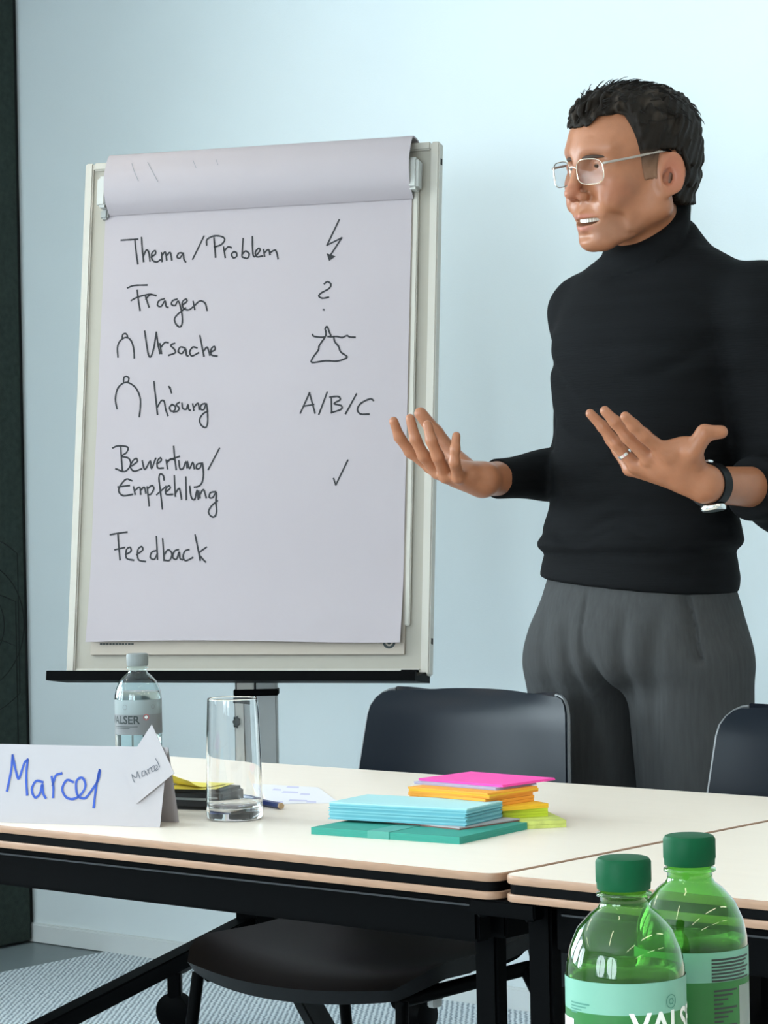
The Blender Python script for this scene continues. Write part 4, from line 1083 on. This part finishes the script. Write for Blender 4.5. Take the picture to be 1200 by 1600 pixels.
# folded name card
tBR, tBL = PZ(250, 1293, TZ), PZ(0, 1285, TZ); xd = (tBR - tBL) / np.linalg.norm(tBR - tBL); yd = np.array([-xd[1], xd[0], 0])
rzT = math.atan2(xd[1], xd[0]); HT, AP, BD = .1005, .0275, .055
nc = thing('name_card', 'folded white tent card with a large blue handwritten first name', 'name card', tBR, rzT)
def fold(pairs, x0, x1, m, nm):
    b = bmesh.new(); (y0, z0), (y1, z1) = pairs; n_ = Vector((0, -(z1 - z0), (y1 - y0))).normalized() * .0005
    q = [Vector((x, y, z)) for x, y, z in ((x0, y0, z0), (x1, y0, z0), (x1, y1, z1), (x0, y1, z1))]
    A_ = [b.verts.new(p) for p in q]; B_ = [b.verts.new(p + n_) for p in q]
    b.faces.new(A_); b.faces.new(B_[::-1])
    for k in range(4): b.faces.new((A_[k], A_[(k + 1) % 4], B_[(k + 1) % 4], B_[k]))
    return obj(nm, b, m, nc)
fold([(0, 0), (AP, HT)], -.297, 0, M['white_paper'], 'front_panel')
fold([(AP, HT), (BD, .0)], -.297, 0, M['white_paper'], 'back_panel')
tn = -np.cross(xd, yd * AP + np.array([0, 0, HT])); tn /= np.linalg.norm(tn)
if tn @ (E0 - tBR) < 0: tn = -tn
def on_plane(p0, n, lift):
    p1 = p0 + n * lift
    def f_(px, py):
        r = ray(px, py); return E0 + r * (((p1 - E0) @ n) / (r @ n))
    return f_
Rinv = Matrix.Rotation(-rzT, 3, 'Z')
def loc_of(f_): return lambda x, y: np.array(Rinv @ Vector(f_(x, y) - tBR))
nm_ = sc([[(52, 480), (46, 545), (29, 628)], [(52, 480), (68, 555), (79, 577), (100, 515), (115, 498)], [(115, 498), (109, 570), (113, 645)],
    [(178, 592), (150, 588), (132, 622), (145, 656), (166, 640), (176, 600), (180, 640), (190, 658)], [(215, 570), (222, 610), (221, 655)], [(219, 605), (232, 565), (256, 556)],
    [(305, 592), (278, 584), (259, 620), (275, 655), (308, 662), (340, 640), (356, 605), (342, 574), (318, 590), (322, 645), (352, 660), (378, 632)], [(378, 632), (408, 585), (416, 538), (402, 600), (390, 697)]], 0, 1000, 2.667)
obj('handwriting', ribbons(nm_, loc_of(on_plane(tBR, tn, .0012)), .0036), M['blue_ink'], nc)['kind'] = 'stuff'
# small note stuck over its right end
fN = on_plane(tBR, tn, .0045); cor = [fN(237, 1132), fN(272, 1208), fN(213, 1256), fN(193, 1199)]
sn_o = sum(cor) / 4
sn = thing('paper_note', 'small white paper note with grey handwriting stuck askew on the tent card', 'note', sn_o)
b = bmesh.new(); A_ = [b.verts.new(p - sn_o) for p in cor]; B_ = [b.verts.new(p - sn_o - tn * .0012) for p in cor]
b.faces.new(A_); b.faces.new(B_[::-1])
for k in range(4): b.faces.new((A_[k], A_[(k + 1) % 4], B_[(k + 1) % 4], B_[k]))
obj('sheet', b, M['white_paper'], sn)
n2 = sc([[(549, 560), (553, 578), (560, 593)], [(549, 560), (562, 572), (570, 570), (571, 548), (583, 577)], [(602, 544), (591, 550), (593, 568), (604, 560), (604, 546), (614, 563)], [(614, 540), (622, 556)], [(618, 548), (620, 538), (629, 532)],
    [(641, 524), (631, 532), (634, 547), (645, 543), (656, 529), (650, 521), (643, 531), (648, 545), (660, 537)], [(648, 494), (658, 512), (665, 530)]], 0, 1000, 2.667)
gN = on_plane(tBR, tn, .0051)
obj('handwriting', ribbons(n2, lambda x, y: gN(x, y) - sn_o, .0013), M['grey_ink'], sn)['kind'] = 'stuff'

# drinking glass
g0 = PZ(367, 1279.5, TZ)
gp = [(0, .0005), (.0300, .0005), (.0340, .0010), (.0360, .0025), (.0370, .0050), (.0373, .0090), (.0373, .0100), (.0371, .030), (.0361, .08), (.0347, .125), (.03335, .1570), (.03328, .1585), (.0331, .1590), (.0327, .1593), (.0323, .1590), (.0321, .1585), (.0322, .1570), (.0335, .125), (.0349, .08), (.0359, .030), (.0359, .0230), (.0357, .0210), (.0345, .0180), (.0320, .0165), (.0280, .0158), (0, .0152)]
tag(obj('drinking_glass', lathe(gp, 64, closed=False), M['glass'], None, 'all', g0), 'tall clear empty drinking glass in front of the black case', 'glass')

# bottles
def wrap(r, th0, z): return lambda x, y: (r * math.sin(th0 + x / r), -r * math.cos(th0 + x / r), z + y)
def arc_strip(bm, r, t0, t1, z0, z1, n=10):
    for i in range(n):
        a0, a1 = t0 + (t1 - t0) * i / n, t0 + (t1 - t0) * (i + 1) / n
        bm.faces.new([bm.verts.new(wrap(r, 0, 0)(a * r, z)) for a, z in ((a0, z0), (a1, z0), (a1, z1), (a0, z1))])
def arc_ring(bm, r, th, z, R0, R1, n=20):
    for i in range(n):
        a0, a1 = 2 * math.pi * i / n, 2 * math.pi * (i + 1) / n
        bm.faces.new([bm.verts.new(wrap(r, th, z)(R * math.cos(a), R * math.sin(a))) for a, R in ((a0, R0), (a1, R0), (a1, R1), (a0, R1))])
PR = [(.0, .006), (.010, .005), (.022, .0006), (.028, .0012), (.0308, .006), (.0316, .014), (.0316, .150), (.0312, .160), (.0293, .169), (.0250, .179), (.0180, .1868), (.0140, .1898), (.0127, .1920), (.0126, .1958), (.0146, .1962), (.0146, .1976), (.0124, .1980), (.0124, .213)]
def bottle(label, loc, shell, capm, group, level, liquid=True, rz=0):
    t = thing('water_bottle', label, 'bottle', loc, rz, group)
    obj('shell', lathe(PR, 56), shell, t, 'all')
    if liquid:
        lp = [(r - .0007, z + .0007) for r, z in PR if z < level - .002]; rl = np.interp(level, [z for r, z in PR[6:]], [r for r, z in PR[6:]]) - .0007
        obj('water', lathe(lp + [(rl, level), (0, level)], 56), M['water'], t, 'all')
    b = bmesh.new(); n = 84; rings = []
    for r, z, kn in ((.0, .1995, 0), (.0139, .1995, 0), (.0141, .1998, 0), (.0143, .2030, 0), (.0141, .2036, 1), (.0141, .2140, 1), (.0134, .2158, 0), (.0118, .2163, 0), (0, .2163, 0)):
        if r == 0: rings.append([b.verts.new((0, 0, z))])
        else: rings.append([b.verts.new(((r + (.00055 if kn and k % 2 else 0)) * math.cos(2 * math.pi * k / n), (r + (.00055 if kn and k % 2 else 0)) * math.sin(2 * math.pi * k / n), z)) for k in range(n)])
    for A_, B_ in zip(rings, rings[1:]):
        for k in range(n):
            q = [];
            for v in (A_[k % len(A_)], A_[(k + 1) % len(A_)], B_[(k + 1) % len(B_)], B_[k % len(B_)]):
                if v not in q: q.append(v)
            b.faces.new(q)
    obj('cap', b, capm, t, True)
    return t
def band(t, nm, z0, z1, m, r=.0318, t0=0, t1=2 * math.pi):
    b = bmesh.new(); arc_strip(b, r, t0, t1, z0, z1, 64); bmesh.ops.remove_doubles(b, verts=b.verts, dist=1e-6); return obj(nm, b, m, t, 'all')
def face_cam(p): return math.atan2(p[0], p[1]) * -1
# two green bottles on the near table
p1 = PD(974, 1360, 1.33); p1[2] = TZ
g1 = bottle('green water bottle standing at left front of the green pair', p1, M['pet_green'], M['cap_green'], 'green water bottles', .1585, True, face_cam(p1))
l1 = band(g1, 'label_band', .1388, .1552, M['label_teal']); l2 = band(g1, 'label', .060, .1388, M['label_green'])
obj('lettering', text_bm('VALSER', .0185, wrap(.0320, math.radians(57), .1325), .0004, .96), M['print_white'], l2)
b = bmesh.new(); arc_ring(b, .0320, math.radians(47), .1445, .0032, .0037); arc_ring(b, .0320, math.radians(47), .1445, .0012, .0019, 6); obj('emblem', b, M['print_tealdark'], l1)
b = bmesh.new(); arc_strip(b, .0320, math.radians(-62), math.radians(-36), .1428, .1436)
for k in range(3): arc_strip(b, .0320, math.radians(-62), math.radians(-40 - 6 * k), .1412 - k * .0016, .1419 - k * .0016)
obj('small_print', b, M['print_tealdark'], l1)
b = bmesh.new(); arc_strip(b, .0320, math.radians(-88), math.radians(-58), .100, .1345); obj('barcode_panel', b, M['print_white'], l2)
p2 = PD(1077, 1330, 1.415); p2[2] = TZ
g2 = bottle('green water bottle standing at right behind the other green one', p2, M['pet_green'], M['cap_green'], 'green water bottles', .1590, True, face_cam(p2))
l1 = band(g2, 'label_band', .1388, .1552, M['label_teal']); l2 = band(g2, 'label', .060, .1388, M['label_green'])
b = bmesh.new()
for k in range(7): arc_strip(b, .0320, math.radians(20), math.radians(74 - 5 * (k % 3)), .1505 - k * .0019, .1516 - k * .0019)
obj('small_print', b, M['print_dark'], l1)
b = bmesh.new()
for k in range(12): arc_strip(b, .0320, math.radians(22), math.radians(50 - 6 * (k % 4)), .1335 - k * .0024, .1346 - k * .0024)
obj('small_print', b, M['print_dark'], l2)
b = bmesh.new(); arc_strip(b, .0320, math.radians(54), math.radians(82), .070, .1355); obj('grey_strip', b, M['label_grey'], l2)
# clear bottle behind the name card
p3 = PD(215.5, 1080, 3.40); p3[2] = TZ
g3 = bottle('clear water bottle with grey cap behind the name card', p3, M['pet_clear'], M['cap_grey'], 'clear water bottles', .165, True, face_cam(p3)); del g3['group']
l1 = band(g3, 'label_band', .1360, .1555, M['label_grey']); l2 = band(g3, 'label', .1090, .1360, M['label_dark'])
obj('lettering', text_bm('VALSER', .0150, wrap(.0320, math.radians(-42), .1285), .0003, 1.0), M['print_dark'], l2)
b = bmesh.new(); arc_strip(b, .0320, math.radians(15), math.radians(23), .1312, .1336); arc_strip(b, .0320, math.radians(17.6), math.radians(20.4), .1300, .1348); obj('cross', b, M['print_white'], l2)
b = bmesh.new(); arc_ring(b, .0319, math.radians(19), .1324, .0034, .0040); obj('cross_ring', b, M['red'], l2)
b = bmesh.new(); arc_ring(b, .0320, math.radians(-34), .146, .0028, .0036); arc_ring(b, .0320, math.radians(38), .146, .0022, .0030); obj('emblem', b, M['label_dark'], l1)
b = bmesh.new(); arc_strip(b, .0320, math.radians(-70), math.radians(-2), .1195, .1203); arc_strip(b, .0320, math.radians(-70), math.radians(-22), .1175, .1182); obj('small_print', b, M['print_dark'], l2)

# stacks of cards and sticky pads: three pixel corners of the near side give position, turn and size
def slab(nm, label, cat, pl, pf, pr, z0, z1, m, sheets=1, group=None, jit=0.0, parent=None, edge=0, part='sheet', mats=None, top=None):
    L3, Fp, R3 = PZ(*pl, z1), PZ(*pf, z1), PZ(*pr, z1)
    e1 = L3 - Fp; w = np.linalg.norm(e1); e1 /= w; e2 = np.array([e1[1], -e1[0], 0]); dpt = (R3 - Fp) @ e2
    if dpt < 0: e2 = -e2; dpt = -dpt
    rz = math.atan2(-e1[1], -e1[0]); ctr = Fp + e1 * w / 2 + e2 * dpt / 2; ctr[2] = z0
    t = thing(nm, label, cat, ctr, rz, group); h = (z1 - z0) / sheets
    for k in range(sheets):
        jx, jy, ja = (rng.uniform(-1, 1) * jit, rng.uniform(-1, 1) * jit, rng.uniform(-1, 1) * jit * 4) if jit else (0, 0, 0)
        R = Matrix.Rotation(ja, 3, 'Z')
        obj(part, bbox((jx, jy, (k + .5) * h), (w, dpt, h * .94), 0 if not edge else edge, 1, R), top if top and k == sheets - 1 else (m if not mats else mats[k % len(mats)]), t)
    return t, w, dpt
t, w, dp = slab('card_pack', 'flat teal card pack with paper band lying under the pale blue cards', 'cards', (486, 1292.5), (718, 1308), (809, 1284), TZ, TZ + .0088, M['teal'], 4, part='card')
b = bmesh.new(); box(b, (-.008, 0, .0045), (.032, dp + .0014, .0096)); obj('paper_band', b, M['teal_band'], t)
slab('index_card_stack', 'thin cream cards with dark red edge under the pale blue cards', 'cards', (516, 1272.5), (718, 1293), (793, 1277), TZ + .0088, TZ + .0120, M['cream'], 2, part='card', mats=[mat('red brown card', (.20, .09, .07), .6), M['white_paper']])
slab('index_card_stack', 'thick pale blue card stack on top of the teal pack', 'cards', (514, 1253), (728, 1264), (796, 1252), TZ + .0120, TZ + .0335, M['sky'], 13, jit=.0011, part='card', mats=[M['sky2'], M['sky'], M['sky2'], M['sky2'], M['sky']], top=mat('lit pale blue card', (.42, .70, .73), .65))  # same blue cards: lit top and shaded sides put into the colours
slab('sticky_pad', 'pale lime sticky pad lying at the bottom right of the colourful pile', 'sticky notes', (770, 1262), (814, 1284), (863, 1271), TZ, TZ + .0095, M['pale_lime'], 2, group='sticky pads')
slab('sticky_pad', 'bright lime sticky pad above the pale lime one', 'sticky notes', (735, 1250), (785, 1266), (836, 1256), TZ + .0095, TZ + .0205, M['lime'], 3, group='sticky pads')
slab('sticky_pad', 'amber sticky pad between the lime and orange pads', 'sticky notes', (700, 1248), (766, 1262), (831, 1250), TZ + .0205, TZ + .0260, M['amber'], 2, group='sticky pads')
slab('sticky_pad', 'lower orange sticky pad resting on the amber one', 'sticky notes', (639, 1237.5), (759, 1248), (817, 1236), TZ + .0260, TZ + .0375, M['orange'], 3, jit=.001, group='sticky pads')
slab('sticky_pad', 'upper orange sticky pad under the lavender and pink sheets', 'sticky notes', (637, 1229), (762, 1239), (818, 1226), TZ + .0375, TZ + .0450, M['orange'], 3, jit=.002, group='sticky pads', mats=[M['orange'], M['amber'], M['orange']])
slab('sticky_pad', 'thin lavender sticky pad just under the pink one', 'sticky notes', (648, 1221), (776, 1231), (828, 1221), TZ + .0450, TZ + .0485, M['lavender'], 2, jit=.001, group='sticky pads')
slab('sticky_pad', 'hot pink sticky pad topmost of the colourful pile', 'sticky notes', (654.5, 1216), (786, 1226.5), (839, 1213), TZ + .0485, TZ + .0515, M['pink'], 2, jit=.0012, group='sticky pads')

# black case with yellow notes, pen, loose printed sheet
t = thing('pencil_case', 'flat black case lying behind the glass under yellow notes', 'case', PZ(283, 1264, TZ), math.radians(-24))
obj('body', bbox((0, .03, .0135), (.13, .075, .027), .005, 3), M['case'], t); obj('zip', bbox((0, -.0078, .015), (.118, .002, .003), 0), M['chrome'], t)
def curled(nm, label, px, size, rz, z, curl, m, cat, group=None):
    p = PZ(px[0], px[1], z); b = bmesh.new(); P = []
    for i in range(9):
        u = -.5 + i / 8; P.append([(u * size[0], (j / 8 - .5) * size[1], .0006 + curl * max(0, -(j / 8 - .5) * 1.6 + .1 - u * .4) ** 2) for j in range(9)])
    o = obj(nm, grid_shell(P, grid_normals(P), .0006), m, None, True, p); o.rotation_euler = (0, 0, rz); return tag(o, label, cat, group)
curled('sticky_note', 'yellow sticky note lying flat on the black case', (310, 1229), (.076, .076), math.radians(-18), TZ + .0275, .0, M['yellow'], 'note')
curled('sticky_note', 'curled yellow sticky note on top of the flat yellow one', (296, 1228), (.07, .07), math.radians(-40), TZ + .0288, .022, M['yellow'], 'note')
pa, pb = PZ(440, 1259.5, TZ + .0048), PZ(322, 1237, TZ + .0048); L_ = np.linalg.norm(pb - pa)
t = thing('pencil', 'navy blue pencil lying behind the drinking glass', 'pencil', pa - [0, 0, .0], math.atan2(pb[1] - pa[1], pb[0] - pa[0]))
def xtube(x0, x1, r0, r1, n=6): return tube(bmesh.new(), [(x0, 0, 0), (x1, 0, 0)], [r0, r1], n)
obj('barrel', xtube(.0035, L_, .0046, .0046), M['pen'], t); obj('end', xtube(0, .0035, .0044, .0046), M['pen_wood'], t)
q = [PZ(x, y, TZ) for x, y in ((405, 1226), (497, 1231), (530, 1255), (418, 1257))]; qc = sum(q) / 4
t = thing('paper_sheet', 'loose white sheet with faint violet writing between glass and cards', 'paper', qc)
b = bmesh.new(); A_ = [b.verts.new(p - qc + [0, 0, .0008]) for p in q]; B_ = [b.verts.new(p - qc) for p in q]; b.faces.new(A_); b.faces.new(B_[::-1])
for k in range(4): b.faces.new((A_[k], A_[(k + 1) % 4], B_[(k + 1) % 4], B_[k]))
obj('sheet', b, mat('copy paper', (.78, .75, .79), .7), t)
b = bmesh.new()
for x, y, w_ in ((425, 1233, 14), (447, 1229, 20), (440, 1237, 26), (468, 1240, 16), (450, 1250, 30), (478, 1252, 16), (430, 1252, 12)):
    b.faces.new([b.verts.new(PZ(px, py, TZ + .0009) - qc) for px, py in ((x, y + 1.6), (x + w_, y + 2.4), (x + w_, y), (x + 3, y - 1))])
obj('print', b, M['purple_ink'], t)['kind'] = 'stuff'
